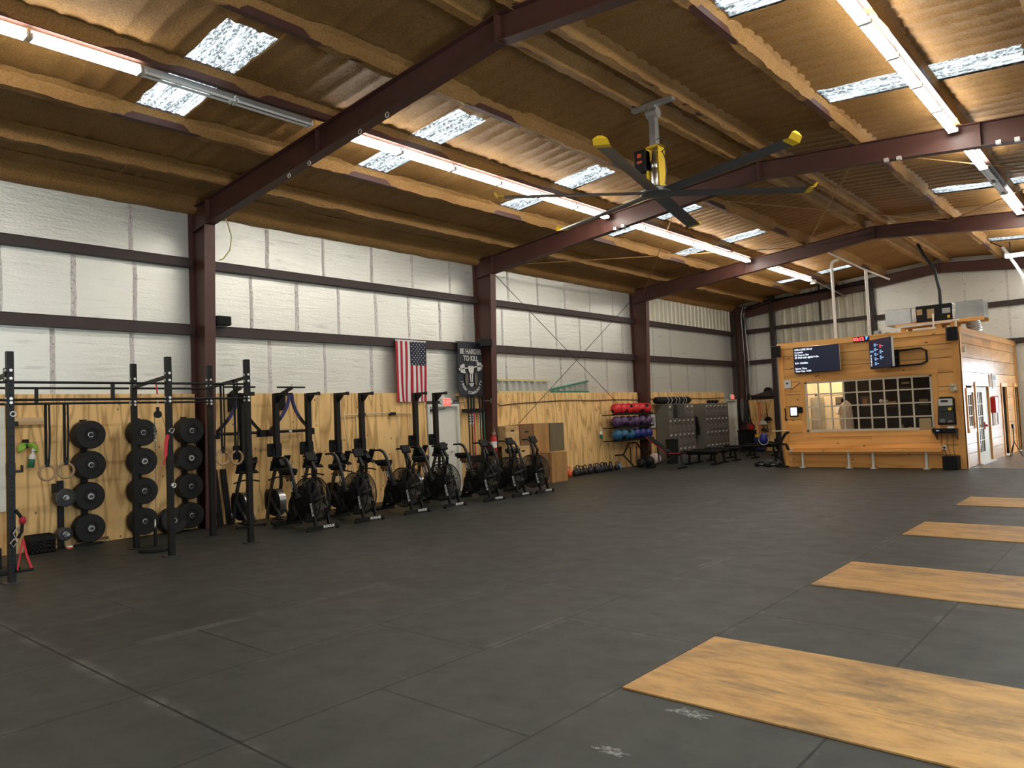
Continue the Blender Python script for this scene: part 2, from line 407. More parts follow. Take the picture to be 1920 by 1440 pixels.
# ribbed roof light: glass fibre sheet lit by the sky
t = NT('roof_light_sheet'); v = t.coord('Object', (1, 3, 1)); sp1 = t.noise(v, 16, 5, .75); st = t.noise(t.coord('Object', (.5, 7, 1)), 2.4, 3)
dk = t.math('MULTIPLY', t.ramp(sp1, [(.47, 1.0), (.60, 0.0)]), t.ramp(st, [(.34, 0.0), (.50, 1.0)]))
c = t.mix(dk, (.80, .83, .84, 1), (.10, .095, .085, 1))
tr = t.n('BsdfTranslucent'); t.l(c, tr.inputs[0]); df = t.n('BsdfDiffuse'); t.l(c, df.inputs[0]); mx = t.n('MixShader'); mx.inputs[0].default_value = .18
t.l(tr.outputs[0], mx.inputs[1]); t.l(df.outputs[0], mx.inputs[2]); t.l(mx.outputs[0], t.out.inputs[0]); M['rooflight'] = t.m
# bare ribbed metal and slatted door
M['ribmetal'] = plain('weathered_ribbed_metal', lin(205, 203, 186), .5, .2, .22, .1, 3)
M['slat'] = plain('pale_slatted_door', lin(165, 165, 160), .5, .1, .08)
# ================================================================== BUILDING SHELL
XL, XRT, Y0, Y1, XR = -13.5, 1.95, -8.6, 29.8, -5.7
def rtop(x): return 6.56 - .085*abs(x - XR)      # top of rafters = underside of purlins
def deck(x): return rtop(x) + .20
FR_Y = [-8.5, -1.05, 6.6, 14.2, 21.85, 29.62]

floor = struct(MB().bb(XL-.3, XRT+.3, Y0-.3, Y1+.3, -.2, 0).build('floor', M['floor'], smooth=False))
struct(MB().bb(-3.78, XRT, 21.86, Y1, 0, .004).build('concrete_slab', M['concrete'], floor, False))

# --- left wall
wl = struct(MB().bb(XL-.15, XL, Y0, Y1, 0, 6.22).build('wall_left', M['foil'], smooth=False))
tp = MB()
for z0, z1, ys in ((3.73, 4.78, (3.5, 4.55, 5.53, 7.75, 8.78, 9.83, 10.86, 11.85, 12.86, 13.7, 15.2, 16.4, 17.6, 18.8, 20.0, 21.2, 23.2, 24.4)),
                   (2.44, 3.52, (3.0, 4.22, 5.46, 6.8, 8.12, 9.43, 10.68, 15.3, 16.5, 17.75, 19.0, 20.2, 21.4, 23.0, 24.3, 25.6, 27.0)),
                   (4.95, 5.85, (5.47, 8.13, 9.47, 10.78, 12.0, 13.26, 15.5, 16.8, 18.1, 19.4, 20.7))):
    for y in ys:
        pts = []
        for i in range(13):
            z = z0 + (z1-z0)*i/12; pts.append((XL+.004, y + .015*noise.noise(Vector((y*3, z*4, 1))), z))
        tp.bar(pts, .07 + .02*noise.noise(Vector((y, 5, 2))), .006)
tp.build('foil_tape', M['tape'], wl)
# girts along the left wall
def girt(x, y0, y1, z, h, name='girt'):
    g = MB()
    g.prism([(x, z-h/2), (x+.165, z-h/2), (x+.165, z-h/2+.03), (x+.152, z-h/2+.03), (x+.152, z+h/2-.01), (x+.165, z+h/2-.01), (x+.165, z+h/2), (x, z+h/2), (x, z+h/2-.012), (x+.14, z+h/2-.012), (x+.14, z-h/2+.012), (x, z-h/2+.012)], 'xz', y0, y1)
    return g.build(name, M['primerdark'], wl, False)
for a, b in zip(FR_Y[:-1], FR_Y[1:]):
    for z, h in ((3.62, .19), (4.86, .16)): girt(XL, a+.1, b-.1, z, h)
# eave strut hidden in foam
ev = MB()
for a, b in ((Y0, Y1),):
    n = 190; vs = []; 
    for i in range(n+1):
        y = a + (b-a)*i/n; q = .02*noise.noise(Vector((y*2.2, 0, 3))) + .012*noise.noise(Vector((y*7, 0, 3)))
        for x, z in ((XL, 5.80+q), (XL+.10, 5.80+q), (XL+.20+q, 5.86), (XL+.30+q, 6.05), (XL+.55, 6.13)): vs.append((x, y, z))
    fs = []
    for i in range(n):
        for k in range(4): fs.append((i*5+k, i*5+k+1, i*5+5+k+1, i*5+5+k))
    ev.add(vs, fs)
ev.build('eave_foam', M['foam'], wl)
# bare ribbed metal high in the last bay
rm = MB()
def ribsheet(mb, plane, fixed, a0, a1, z0, z1, pitch, amp, sgn=1):
    pts = []; a = a0
    while a < a1:
        for da, h in ((0, 0), (.55, 0), (.68, 1), (.87, 1)):
            q = a + da*pitch
            if q <= a1: pts.append((q, fixed + sgn*amp*h))
        a += pitch
    pts.append((a1, fixed)); vs = []
    for q, f in pts:
        for z in (z0, z1): vs.append((f, q, z) if plane == 'yz' else (q, f, z))
    mb.add(vs, [(2*i, 2*i+1, 2*i+3, 2*i+2) for i in range(len(pts)-1)])
ribsheet(rm, 'yz', XL+.012, 22.0, 29.5, 4.96, 5.84, .3, .03)
rm.build('ribbed_panel', M['ribmetal'], wl, False)
# columns (tapered I sections)
def column(y):
    c = MB()
    xo, x0, x1 = XL+.01, -13.07, -12.86
    c.bar([(xo+.006, y, 0), (xo+.006, y, 6.0)], .2, .012)
    c.bar([(x0, y, 0), (x1, y, 5.56)], .2, .014)
    c.prism([(xo, 0), (x0, 0), (x1, 5.56), (x1, 5.95), (xo, 5.98)], 'xz', y-.006, y+.006)
    return c.build('column', M['primer'], wl, False)
for y in FR_Y: column(y)
# plywood wainscot, sheet by sheet
def sheets(edges, top=2.44, x=-13.35):
    for a, b in zip(edges[:-1], edges[1:]):
        MB().box((0, 0, 0), (.018, b-a-.006, top)).build('plywood_sheet', M['ply_l'], wl, False, loc=(x-.009, (a+b)/2, top/2+.001))
sheets([-1.0+.1, .3, 1.55, 2.8, 4.22, 5.44, 6.49])
sheets([6.71, 7.93, 9.15, 10.37, 11.4, 12.17])
sheets([13.29, 14.09]); sheets([14.31, 15.53, 16.75, 17.97, 19.19, 20.41, 21.74]); sheets([21.96, 23.2, 24.45, 25.7, 26.95, 28.32], 2.43)
# framing edge above the plywood
for a, b in ((2.6, 6.49), (6.71, 12.17), (13.29, 14.09), (14.31, 21.74), (21.96, 28.32)):
    MB().bb(XL, -13.37, a, b, 2.36, 2.435).build('plywood_ledger', M['lumber'], wl, False)

# --- right wall with an unseen doorway added for fill light
wr = MB(); XW = XRT
for a, b in ((Y0, 2.3), (5.7, Y1)): wr.bb(XW, XW+.15, a, b, 0, 6.22)
for a, b in ((2.3, 5.7),): wr.bb(XW, XW+.15, a, b, 3.6, 6.22)
struct(wr.build('wall_right', M['foil'], smooth=False))
struct(MB().bb(XL-.15, XRT+.15, Y0-.15, Y0, 0, 6.9).build('wall_front', M['foil'], smooth=False))

# --- back wall
wb = MB(); wb.prism([(XL-.15, 0), (-2.6, 0), (-2.6, 3.0), (1.0, 3.0), (1.0, 0), (XRT+.15, 0), (XRT+.15, 6.2), (XR, 6.85), (XL-.15, 6.2)], 'xz', Y1, Y1+.15)
wb = struct(wb.build('wall_back', M['foil'], smooth=False))
rb = MB(); ribsheet(rb, 'xz', Y1-.02, -11.55, -8.05, 3.9, 6.4, .3, .035, -1); rb.build('ribbed_panel', M['ribmetal'], wb, False)
def bgirt(x0, x1, z, h=.17):
    MB().bb(x0, x1, Y1-.16, Y1, z-h/2, z+h/2).build('girt', M['primerdark'], wb, False)
for z in (3.62, 4.9): bgirt(XL, -11.8, z)
for z in (4.95, 6.0): bgirt(-11.6, -8.1, z, .13)
for z in (3.62, 4.9): bgirt(-7.9, XRT, z)
bgirt(XL, -11.8, 2.16, .15)
cb_ = MB()
for x in (-11.75, -8.0, -2.95): cb_.bb(x-.09, x+.09, Y1-.24, Y1-.005, 0, 6.3)
cb_.bb(XL, XL+.22, Y1-.3, Y1-.005, 0, 6.1)
cb_.bb(-9.9, -9.84, Y1-.12, Y1-.01, 4.95, 6.4)
cb_.build('column', M['primerdark'], wb, False)
tb = MB()
for x in (-5.0, -3.75, -1.5): tb.bar([(x, Y1-.004, 3.72), (x, Y1-.004, 6.5)], .07, .006, (1, 0, 0))
for x in (-12.6,): tb.bar([(x, Y1-.004, 2.3), (x, Y1-.004, 6.0)], .05, .006, (1, 0, 0))
tb.build('foil_tape', M['tape'], wb, False)
for a, b in ((XL+.24, -12.6), (-12.6, -11.84)):
    MB().box((0, 0, 0), (b-a-.006, .018, 2.08)).build('plywood_sheet', M['ply_l'], wb, False, loc=((a+b)/2, Y1-.17, 1.042))

# --- slatted roll-up door behind the cabin
sl = MB(); z = 0
prof = []
while z < 3.9:
    prof += [(0, z), (.03, z+.01), (.03, z+.085), (0, z+.095)]; z += .1
vs = []
for d, z in prof:
    for x in (-11.55, -8.1): vs.append((x, Y1-.10-d, z))
sl.add(vs, [(2*i, 2*i+1, 2*i+3, 2*i+2) for i in range(len(prof)-1)])
d1 = struct(sl.build('door_1', M['slat'], smooth=False)); 
s2 = MB()
for z in (.6, 1.22, 1.84, 2.46, 3.08, 3.7): s2.bb(-11.55, -8.1, Y1-.145, Y1-.13, z-.012, z+.012)
s2.build('door_section_joint', M['primerdark'], d1, False)
s3 = MB(); s3.bb(-11.66, -11.55, Y1-.18, Y1-.06, 0, 4.0); s3.bb(-8.1, -8.0, Y1-.25, Y1-.06, 0, 4.0); s3.bb(-11.66, -8.0, Y1-.2, Y1-.06, 3.9, 4.02); s3.build('door_frame', M['galv'], d1, False)

# --- grey doors in the left wall
def wall_door(name, y0, y1, zt, colour):
    d = struct(MB().bb(XL+.02, XL+.07, y0+.07, y1-.07, .01, zt-.07).build(name, colour, smooth=False))
    fm = MB(); fm.bb(XL, XL+.17, y0, y0+.07, 0, zt); fm.bb(XL, XL+.17, y1-.07, y1, 0, zt); fm.bb(XL, XL+.17, y0+.07, y1-.07, zt-.07, zt)
    fm.build('door_frame', colour, d, False, .004)
    return d
d2 = wall_door('door_2', 12.19, 13.27, 2.17, M['doorgrey'])
k = MB(); k.cyl((XL+.07, 13.08, 1.0), (XL+.13, 13.08, 1.0), .012); k.bar([(XL+.13, 13.1, 1.0), (XL+.13, 12.95, 1.0)], .02, .02, (0, 0, 1)); k.cyl((XL+.07, 13.08, 1.0), (XL+.08, 13.08, 1.0), .035); k.build('door_handle', M['steel'], d2)
k = MB(); k.bb(XL+.07, XL+.13, 12.32, 12.55, 1.99, 2.05); k.bar([(XL+.10, 12.55, 2.03), (XL+.20, 12.75, 2.05)], .02, .015, (0, 0, 1)); k.build('door_closer', M['greysteel'], d2)
for z in (.3, 1.05, 1.85): MB().cyl((XL+.078, 12.265, z-.05), (XL+.078, 12.265, z+.05), .009).build('hinge', M['steel'], d2)
d3 = wall_door('door_3', 28.40, 29.42, 2.14, M['doorgrey'])
k = MB(); k.cyl((XL+.07, 29.2, 1.0), (XL+.12, 29.2, 1.0), .014); k.sph((XL+.14, 29.2, 1.0), .034, 12, 8); k.cyl((XL+.07, 29.2, 1.0), (XL+.08, 29.2, 1.0), .038); k.build('door_handle', M['steel'], d3)
MB().bb(XL+.07, XL+.074, 28.78, 28.92, 1.52, 1.72).build('door_notice', M['paper'], d3)
# dark lintel band above the first door
MB().bb(XL, XL+.14, 12.17, 13.29, 2.19, 2.25).build('door_header', M['primerdark'], wl, False)

# --- ceiling: ribbed sprayed foam with the roof lights cut out
SKY_L = [.58 + 3.785*k for k in range(-2, 8)]            # start (Y) of each roof light, left slope
SKY_R = [.66 + 3.70*k for k in range(-2, 8)]
SW = .68
def in_sky(x, y):
    if -10.63 < x < -7.98: return any(a < y < a+SW for a in SKY_L)
    if -3.76 < x < -1.14: return any(a < y < a+SW for a in SKY_R)
    return False
ys = []
k = Y0-.1
while k < Y1+.1:
    ys += [(k, 0), (k+.035, -.016), (k+.075, -.016), (k+.11, 0), (k+.21, .004)]; k += .305
for a in SKY_L + SKY_R: ys += [(a, 0), (a+SW, 0)]
ys = sorted(q for q in ys if Y0-.1 <= q[0] <= Y1+.1)
yy = [ys[0]]
for q in ys[1:]:
    if q[0]-yy[-1][0] > .012: yy.append(q)
    elif any(abs(q[0]-e) < 1e-6 for a in SKY_L + SKY_R for e in (a, a+SW)): yy[-1] = q
xs = [-13.65]; 
xb = sorted([-13.65, -10.63, -7.98, XR, -3.76, -1.14, XRT+.15])
xs = []
for a, b in zip(xb[:-1], xb[1:]):
    n = max(1, round((b-a)/.2)); xs += [a + (b-a)*i/n for i in range(n)]
xs.append(xb[-1])
edge = [e for a in SKY_L + SKY_R for e in (a, a+SW)]
cv = []
for x in xs:
    for y, h in yy:
        dz = h + .02*noise.noise(Vector((x*1.3, y*1.1, 0))) + .012*noise.noise(Vector((x*5, y*5, 7)))
        jx = jy = 0
        if any(abs(y-e) < 1e-4 for e in edge): jy = .03*noise.noise(Vector((x*6, y*3, 2)))
        if min(abs(x-e) for e in (-10.63, -7.98, -3.76, -1.14)) < 1e-4: jx = .05*noise.noise(Vector((x, y*9, 4)))
        cv.append((x+jx, y+jy, deck(x) + dz))
ny = len(yy); cf = []
for i in range(len(xs)-1):
    for j in range(ny-1):
        if not in_sky((xs[i]+xs[i+1])/2, (yy[j][0]+yy[j+1][0])/2): cf.append((i*ny+j, i*ny+j+1, (i+1)*ny+j+1, (i+1)*ny+j))
ceil = MB().add(cv, cf).build('ceiling', M['foam']); ceil.data.polygons.foreach_set('use_smooth', [True]*len(ceil.data.polygons)); struct(ceil)
# steel roof sheet above the foam, with the same openings
rs = MB(); ye = sorted(set([Y0-.3, Y1+.3] + edge))
for xa, xb2, S in ((XL-.3, -10.63, None), (-10.63, -7.98, SKY_L), (-7.98, XR, None), (XR, -3.76, None), (-3.76, -1.14, SKY_R), (-1.14, XRT+.3, None)):
    segs = [(Y0-.3, Y1+.3)]
    if S: 
        e = [Y0-.3] + [q for a in S for q in (a-.05, a+SW+.05)] + [Y1+.3]; segs = list(zip(e[0::2], e[1::2]))
    for a, b in segs:
        if b <= a: continue
        za, zb = deck(xa)+.07, deck(xb2)+.07
        rs.add([(xa, a, za), (xa, b, za), (xb2, b, zb), (xb2, a, zb)], [(0, 1, 2, 3)])
rs.build('roof_sheet', M['galv'], ceil, False)
nwin = 0
for S, xa, xb2 in ((SKY_L, -10.75, -7.86), (SKY_R, -3.88, -1.02)):
    for a in S:
        nwin += 1; p = MB(); y = a-.14; pr = []
        while y < a+SW+.14: pr += [(y, 0), (y+.04, .0), (y+.06, .028), (y+.10, .028), (y+.12, 0)]; y += .136
        vs = []
        for y, h in pr:
            for x in (xa, xb2): vs.append((x, y, deck(x)+.035+h))
        p.add(vs, [(2*i, 2*i+1, 2*i+3, 2*i+2) for i in range(len(pr)-1)])
        struct(p.build('window_%d' % nwin, M['rooflight'], smooth=False))
# purlins wrapped in foam
PX = [-12.12, -10.62, -9.14, -7.52, -5.98, -5.40, -3.85, -2.30, -.82, .7]
def purlin(x, a, b):
    zb = rtop(x); zt = deck(x)+.05
    st = MB(); st.bb(x-.035, x+.035, a, b, zb+.012, zt); st.bb(x-.035, x+.05, a, b, zb, zb+.012)
    o = st.build('purlin', M['primer'], ceil, False)
    S = SKY_L if x < XR else SKY_R
    bare = [] if x in (-12.12, -5.98, -5.40, .7) else [(s-.05, s+SW+.05) for s in S]
    prof = [(-.17, .20), (-.095, .15), (-.066, .05), (-.062, -.014), (0, -.008), (.064, -.014), (.068, .05), (.095, .15), (.17, .20)]
    n = int((b-a)/.09); m = len(prof); vs = []; fs = []; ok = []
    for i in range(n+1):
        y = a + (b-a)*i/n
        fade = 1.0
        for p0, p1 in bare:
            d_ = max(p0-y, y-p1); fade = min(fade, max(0.0, min(1.0, d_/.35)))
        if x in (-9.14, -2.30): fade *= max(0.0, min(1.0, .25 + 2.2*noise.noise(Vector((x, y*.55, 3)))))
        ok.append(True)
        for k2, (dx, dz) in enumerate(prof):
            q = .022*noise.noise(Vector((x*3+k2*.4, y*2.3, 0))) + .016*noise.noise(Vector((x*3+k2*1.3, y*8, 5)))
            fx = .42 + .58*fade; vs.append((x + dx*(1+q*6*fade)*fx + q*.6*fade, y, zb + (dz if dz > 0 else dz*fade + .02*(1-fade)) + q*fade*(1.0 if 1 < k2 < m-2 else .5)))
    for i in range(n):
        if ok[i] and ok[i+1]:
            for k2 in range(m-1): fs.append((i*m+k2, i*m+k2+1, (i+1)*m+k2+1, (i+1)*m+k2))
    MB().add(vs, fs).build('purlin_foam', M['foam'], o)
for x in PX:
    for a, b in zip(FR_Y[:-1], FR_Y[1:]): purlin(x, a, b)
# rafters
def rafter(y):
    r = MB(); xe = XL+.1
    def bot(x): return rtop(x) - .34 - .016*abs(x-XR)
    for xa, xb2 in ((xe, XR), (XR, XRT)):
        r.prism([(xa, bot(xa)), (xb2, bot(xb2)), (xb2, rtop(xb2)-.005), (xa, rtop(xa)-.005)], 'xz', y-.005, y+.005)
        r.bar([(xa, y, bot(xa)), (xb2, y, bot(xb2))], .17, .014)
        r.bar([(xa, y, rtop(xa)-.012), (xb2, y, rtop(xb2)-.012)], .17, .014)
    r.bb(XR-.018, XR+.018, y-.09, y+.09, 6.2, 6.55)
    for x in (-12.84, -9.4, -2.0): r.bb(x-.006, x+.006, y-.085, y+.085, bot(x), rtop(x)-.01)
    return r.build('rafter', M['primer'], ceil, False)
for y in FR_Y: rafter(y)
# diagonal rods: wall bracing in the third bay and roof bracing
br = MB()
for p, q in (((-13.2, 14.45, 5.7), (-13.2, 21.7, 1.2)), ((-13.2, 14.45, 1.0), (-13.2, 21.7, 5.7))): br.cyl(p, q, .009, 6)
br.build('brace_rod', M['greysteel'], wl)
br = MB()
for p, q in (((-12.9, 21.7, 5.72), (-7.5, 14.3, 6.30)), ((-12.9, 14.3, 5.72), (-7.5, 21.7, 6.30)), ((-7.5, 21.7, 6.30), (-3.9, 14.3, 6.3)), ((-7.5, 14.3, 6.3), (-3.9, 21.7, 6.3)), ((-3.9, 14.3, 6.3), (1.4, 21.7, 5.85)), ((-3.9, 21.7, 6.3), (1.4, 14.3, 5.85))):
    p = Vector(p); q = Vector(q); pts = []
    for i in range(25):
        s = i/24; pts.append(p.lerp(q, s))
    br.tube(pts, .011, 6)
br.build('brace_rod', M['foam'], ceil)

# clamps and hooks on the rafters
cl = MB()
for y, xs2 in ((14.1, (-9.0, -8.8, -1.75, -1.5, -3.4, -3.2)),):
    for x in xs2: cl.bb(x-.035, x+.035, y-.05, y+.03, rtop(x)-.43, rtop(x)-.37); 
cl.build('beam_clamp', M['zinc'], ceil, False)
hk = MB()
for x, y in ((-10.1, 6.5), (-9.55, 6.5), (-8.3, 6.5), (-7.7, 6.5)):
    zz = rtop(x) - .38 - .016*abs(x-XR); hk.torus((x, y, zz-.05), .035, .006, 'y', 14, 6)
hk.build('hook', M['zinc'], ceil)
# ================================================================== LIGHTS, FAN
def make_fixture(lit, label, loc, rz=0):
    t = thing('strip_light', loc, label, 'ceiling light', 'fluorescent strip lights in two rows', rz)
    h = MB(); h.bb(-.036, .036, .01, 1.19, .0, .07)
    h.build('housing', M['white'] if lit else M['galv'], t, False)
    for x in (-.052, .052): MB().cyl((x, .03, -.02), (x, 1.17, -.02), .017, 10).build('tube', M['tube'] if lit else M['tubeoff'], t)
    for y in (.008, 1.172): MB().bb(-.072, .072, y, y+.02, -.04, .02).build('end_socket', M['white'], t, False)
    return t
lit0 = make_fixture(True, 'x', (0, 0, 0)); off0 = make_fixture(False, 'x', (0, 0, 0))
used = {}
ORD = ['first', 'second', 'third', 'fourth', 'fifth', 'sixth', 'seventh', 'eighth', 'ninth', 'tenth', 'eleventh', 'twelfth', 'thirteenth', 'fourteenth']
def fixture(lit, label, loc, rz=0):
    src = lit0 if lit else off0
    if not used.get(lit): used[lit] = 1; src.location = loc; src.rotation_euler = (0, 0, rz); src['label'] = label; return src
    return dup(src, loc, label, None, rz)
ZL = rtop(-9.14)-.085; ZR_ = rtop(-2.3)-.085
# left row
bays = [('nearest the camera, left of the first dark rafter', 2.7-1.215*6, [0, 0, 0, 0, 0, 0, 0]),]
def row(x, z, y0, states, where, rowname):
    k = 0
    for i, s in enumerate(states):
        y = y0 + 1.212*i
        if s is None: continue
        k += 1
        fixture(bool(s), '%s strip light, %s in the %s row, %s' % ('lit' if s else 'unlit', ORD[k-1], rowname, where), (x, y, z))
row(-9.20, ZL, -.95, [1, 1, 1, 1, 0, 0], 'in front of the first rafter', 'left')
row(-9.20, ZL, 6.80, [1]*6, 'between the first and second rafters', 'left')
row(-9.20, ZL, 14.40, [1]*6, 'between the second and third rafters', 'left')
row(-9.20, ZL, 22.05, [1]*4, 'beyond the third rafter', 'left')
row(-2.36, ZR_, -.95, [1]*6, 'above and behind the camera', 'right')
row(-2.36, ZR_, 6.80, [1]*6, 'before the second rafter', 'right')
row(-2.36, ZR_, 14.40, [1, 1, 0, 0, 1, 1], 'between the second and third rafters', 'right')
row(-2.36, ZR_, 22.05, [1]*5, 'beyond the third rafter', 'right')
fixture(True, 'lit strip light hung crosswise high in the far right corner', (-2.0, 25.3, 5.75), radians(90))
row(-9.20, ZL, -8.2, [1]*5, 'behind the camera', 'left'); row(-2.36, ZR_, -8.2, [1]*5, 'behind the camera', 'right')

# ---- big ceiling fan
FX, FY, FZ = -5.7, 10.14, 5.12
fan = thing('ceiling_fan', (FX, FY, FZ), 'large six-blade grey ceiling fan with yellow blade tips hanging from the ridge', 'ceiling fan')
b = MB(); b.bb(-.36, .36, -.05, .05, 1.36, 1.42); b.bb(-.06, .06, -.06, .06, 1.22, 1.36); b.cyl((-.09, 0, 1.25), (.09, 0, 1.25), .085, 18); b.bb(-.36, -.30, -.05, .05, 1.42, 1.52); b.bb(.30, .36, -.05, .05, 1.42, 1.52)
b.build('mount_bracket', M['galv'], fan, True)
b = MB(); b.bb(-.055, .055, -.055, .055, .72, 1.24); b.build('down_rod', M['galv'], fan, False, .006)
b = MB(); b.bb(-.115, -.10, -.09, .09, .06, .72); b.bb(.10, .115, -.09, .09, .06, .72); b.bb(-.115, .115, -.09, .09, .70, .725); b.bb(-.14, .14, -.11, .11, .04, .065); b.build('motor_frame', M['yellow'], fan, False)
b = MB(); b.lathe([(.03, .10), (.075, .11), (.085, .16), (.085, .36), (.075, .38), (.085, .40), (.085, .48), (.06, .52), (.05, .66)], n=20); b.build('motor', M['steel'], fan)
b = MB(); b.box((-.20, -.06, .52), (.20, .16, .34)); b.build('control_box', M['black'], fan, False, .012)
b = MB(); b.box((-.20, -.143, .60), (.07, .004, .06)); b.box((-.20, -.143, .50), (.09, .004, .035)); b.build('control_label', M['orange'], fan, False)
b = MB(); pts = [(.10 + .11*cos(a), -.02, .72 + .11*sin(a)) for a in [2*pi*i/24 for i in range(24)]]; b.tube(pts, .008, 6, True); b.tube([(.13, 0, .62), (.17, 0, .5), (.18, 0, .3), (.15, 0, .1)], .009, 6); b.build('cable', M['greysteel'], fan)
b = MB(); b.lathe([(.0, -.035), (.16, -.035), (.24, -.02), (.25, .0), (.25, .02), (.20, .03), (.0, .03)], n=36); b.build('hub', M['fangrey'], fan)
b = MB(); b.torus((0, 0, .035), .235, .014, 'z', 36, 6); b.build('hub_ring', M['steel'], fan)
for k in range(6):
    a = radians(-17.6 + 60*k + 1.5); R = Matrix.Rotation(a, 3, 'Z')
    def T(p): return tuple(R @ Vector(p))
    L0, L1 = .20, 2.38
    sec = [(-.105, -.012), (-.04, .018), (.06, .020), (.115, -.006), (.06, -.002), (-.04, -.006)]
    tw = radians(-12); sec = [(p*cos(tw) - q*sin(tw), p*sin(tw) + q*cos(tw)) for p, q in sec]
    vs = [T((x, p, q)) for x in (L0, L1) for p, q in sec]; n = len(sec)
    fs = [(i, (i+1) % n, n+(i+1) % n, n+i) for i in range(n)] + [tuple(range(n-1, -1, -1)), tuple(range(n, 2*n))]
    o = MB().add(vs, fs).build('blade', M['fangrey'], fan)
    tip = [(-.10, -.02), (-.03, .024), (.05, .026), (.12, -.006), (.05, -.008), (-.03, -.014)]
    vs = [T((x, p*s_, q + u)) for x, s_, u in ((L1-.02, .95, 0), (L1+.08, 1.02, .006), (L1+.13, .9, .07)) for p, q in [(a_*cos(tw) - b_*sin(tw), a_*sin(tw) + b_*cos(tw)) for a_, b_ in tip]]
    fs = []
    for j in (0, 1): fs += [(j*6+i, j*6+(i+1) % 6, j*6+6+(i+1) % 6, j*6+6+i) for i in range(6)]
    fs += [(5,4,3,2,1,0), (12,13,14,15,16,17)]
    MB().add(vs, fs).build('blade_tip', M['yellow'], o)

# ---- small things fixed to girts and columns
def speaker(loc, label, rz=0, d=(.2, .28, .17)):
    s = thing('loudspeaker', loc, label, 'speaker', None, rz)
    MB().box((0, 0, 0), d).build('cabinet', M['black'], s, False, .012)
    MB().box((d[0]/2+.004, 0, 0), (.008, d[1]*.88, d[2]*.88)).build('grille', M['blackmat'], s, False, .003)
    MB().box((-d[0]/2-.03, 0, 0), (.06, .08, .06)).build('bracket', M['black'], s, False)
    return s
speaker((-13.20, 6.97, 3.795), 'small black loudspeaker on the girt just right of the leftmost full column')
speaker((-13.0, 13.93, 3.70), 'small black loudspeaker on the column beside the black banner', radians(-20), (.22, .34, .2))
t = thing('loose_cable', (-13.3, 7.05, 4.95), 'loose dark cable hanging from the rafter down to the upper girt, beside the left column', 'cable')
MB().tube([(.18, .0, .78), (.2, .03, .70), (.2, .10, .45), (.17, .08, .2), (.10, -.02, 0.03), (.05, -.08, .0)], .012, 6).build('cable_run', M['fibreyellow'], t)
# ================================================================== RIG AND THE NEAR WALL
PF = -13.35                                           # face of the plywood
rig = thing('pull_up_rig', (-10.73, 4.83, 0), 'black steel pull-up rig with tall drilled uprights in front of the plate racks', 'pull-up rig')
def rp(x, y, z): return (x+10.73, y-4.83, z)
UP = [(-10.73, 2.88), (-10.73, 4.83), (-10.73, 6.05), (-11.98, 3.16-.28), (-11.98, 4.86), (-11.98, 6.08), (-10.73, .95), (-11.98, .95)]
for x, y in UP:
    h = MB(); h.box(rp(x, y, 1.42), (.076, .076, 2.82)); h.use(1)
    for i in range(52):
        z = .12 + i*.052
        if z > 2.75: break
        if 1.45 < z < 2.05 and i % 2: continue
        h.cyl(rp(x, y-.039, z), rp(x, y-.0375, z), .0095, 8); h.cyl(rp(x+.0375, y, z), rp(x+.039, y, z), .0095, 8)
    u = h.build('upright', [M['black'], M['hole']], rig, False)
    MB().box(rp(x, y, .008), (.16, .20, .014)).build('foot_plate', M['greysteel'], u, False)
    MB().box(rp(x, y, 2.832), (.07, .07, .008)).build('end_cap', M['blackmat'], u, False)
    bo = MB()
    for z in (2.60, 2.50, 2.25, 2.2):
        bo.cyl(rp(x+.038, y, z), rp(x+.056, y, z), .019, 8); bo.cyl(rp(x, y-.056, z), rp(x, y-.038, z), .017, 8)
    bo.build('bolts', M['zinc'], u)
def rbar(p, q, r=.0165, name='crossbar'): return MB().cyl(rp(*p), rp(*q), r, 10).build(name, M['black'], rig)
for x in (-10.73, -11.98):
    for a, b_ in ((.95, 2.84), (2.92, 4.79), (4.87, 6.03)):
        for z in (2.455, 2.235): rbar((x, a, z), (x, b_, z))
        if b_-a > 1.5:
            m_ = a + .62*(b_-a) if x > -11 else a + .33*(b_-a)
            MB().box(rp(x, m_, 2.345), (.04, .04, .19)).build('bar_spacer', M['black'], rig, False)
for y in (2.87, 4.845, 6.065, .95):
    MB().bar([rp(-11.96, y, 2.47), rp(-10.75, y, 2.56)], .045, .045).build('depth_beam', M['black'], rig, False)
    g = MB(); g.box(rp(-10.76, y, 2.55), (.05, .09, .16)); g.build('beam_bracket', M['black'], rig, False)
for y, z in ((2.88, 1.38), (4.83, 1.31), (6.05, 1.27)):
    j = MB(); j.box(rp(-10.73, y, z), (.085, .085, .16)); j.box(rp(-10.73, y+.075, z-.03), (.07, .10, .03)); j.box(rp(-10.73, y+.12, z), (.07, .015, .09)); j.build('bar_hook', M['black'], rig, False, .004)
c = MB(); c.torus(rp(-10.685, 2.9, 2.06), .03, .008, 'x', 14, 6); c.build('spring_clip', M['zinc'], rig)
c = MB(); c.torus(rp(-10.685, 4.86, 1.0), .03, .008, 'x', 14, 6); c.sph(rp(-10.68, 4.84, 1.0), .025, 8, 6); c.build('spring_clip', M['zinc'], rig)

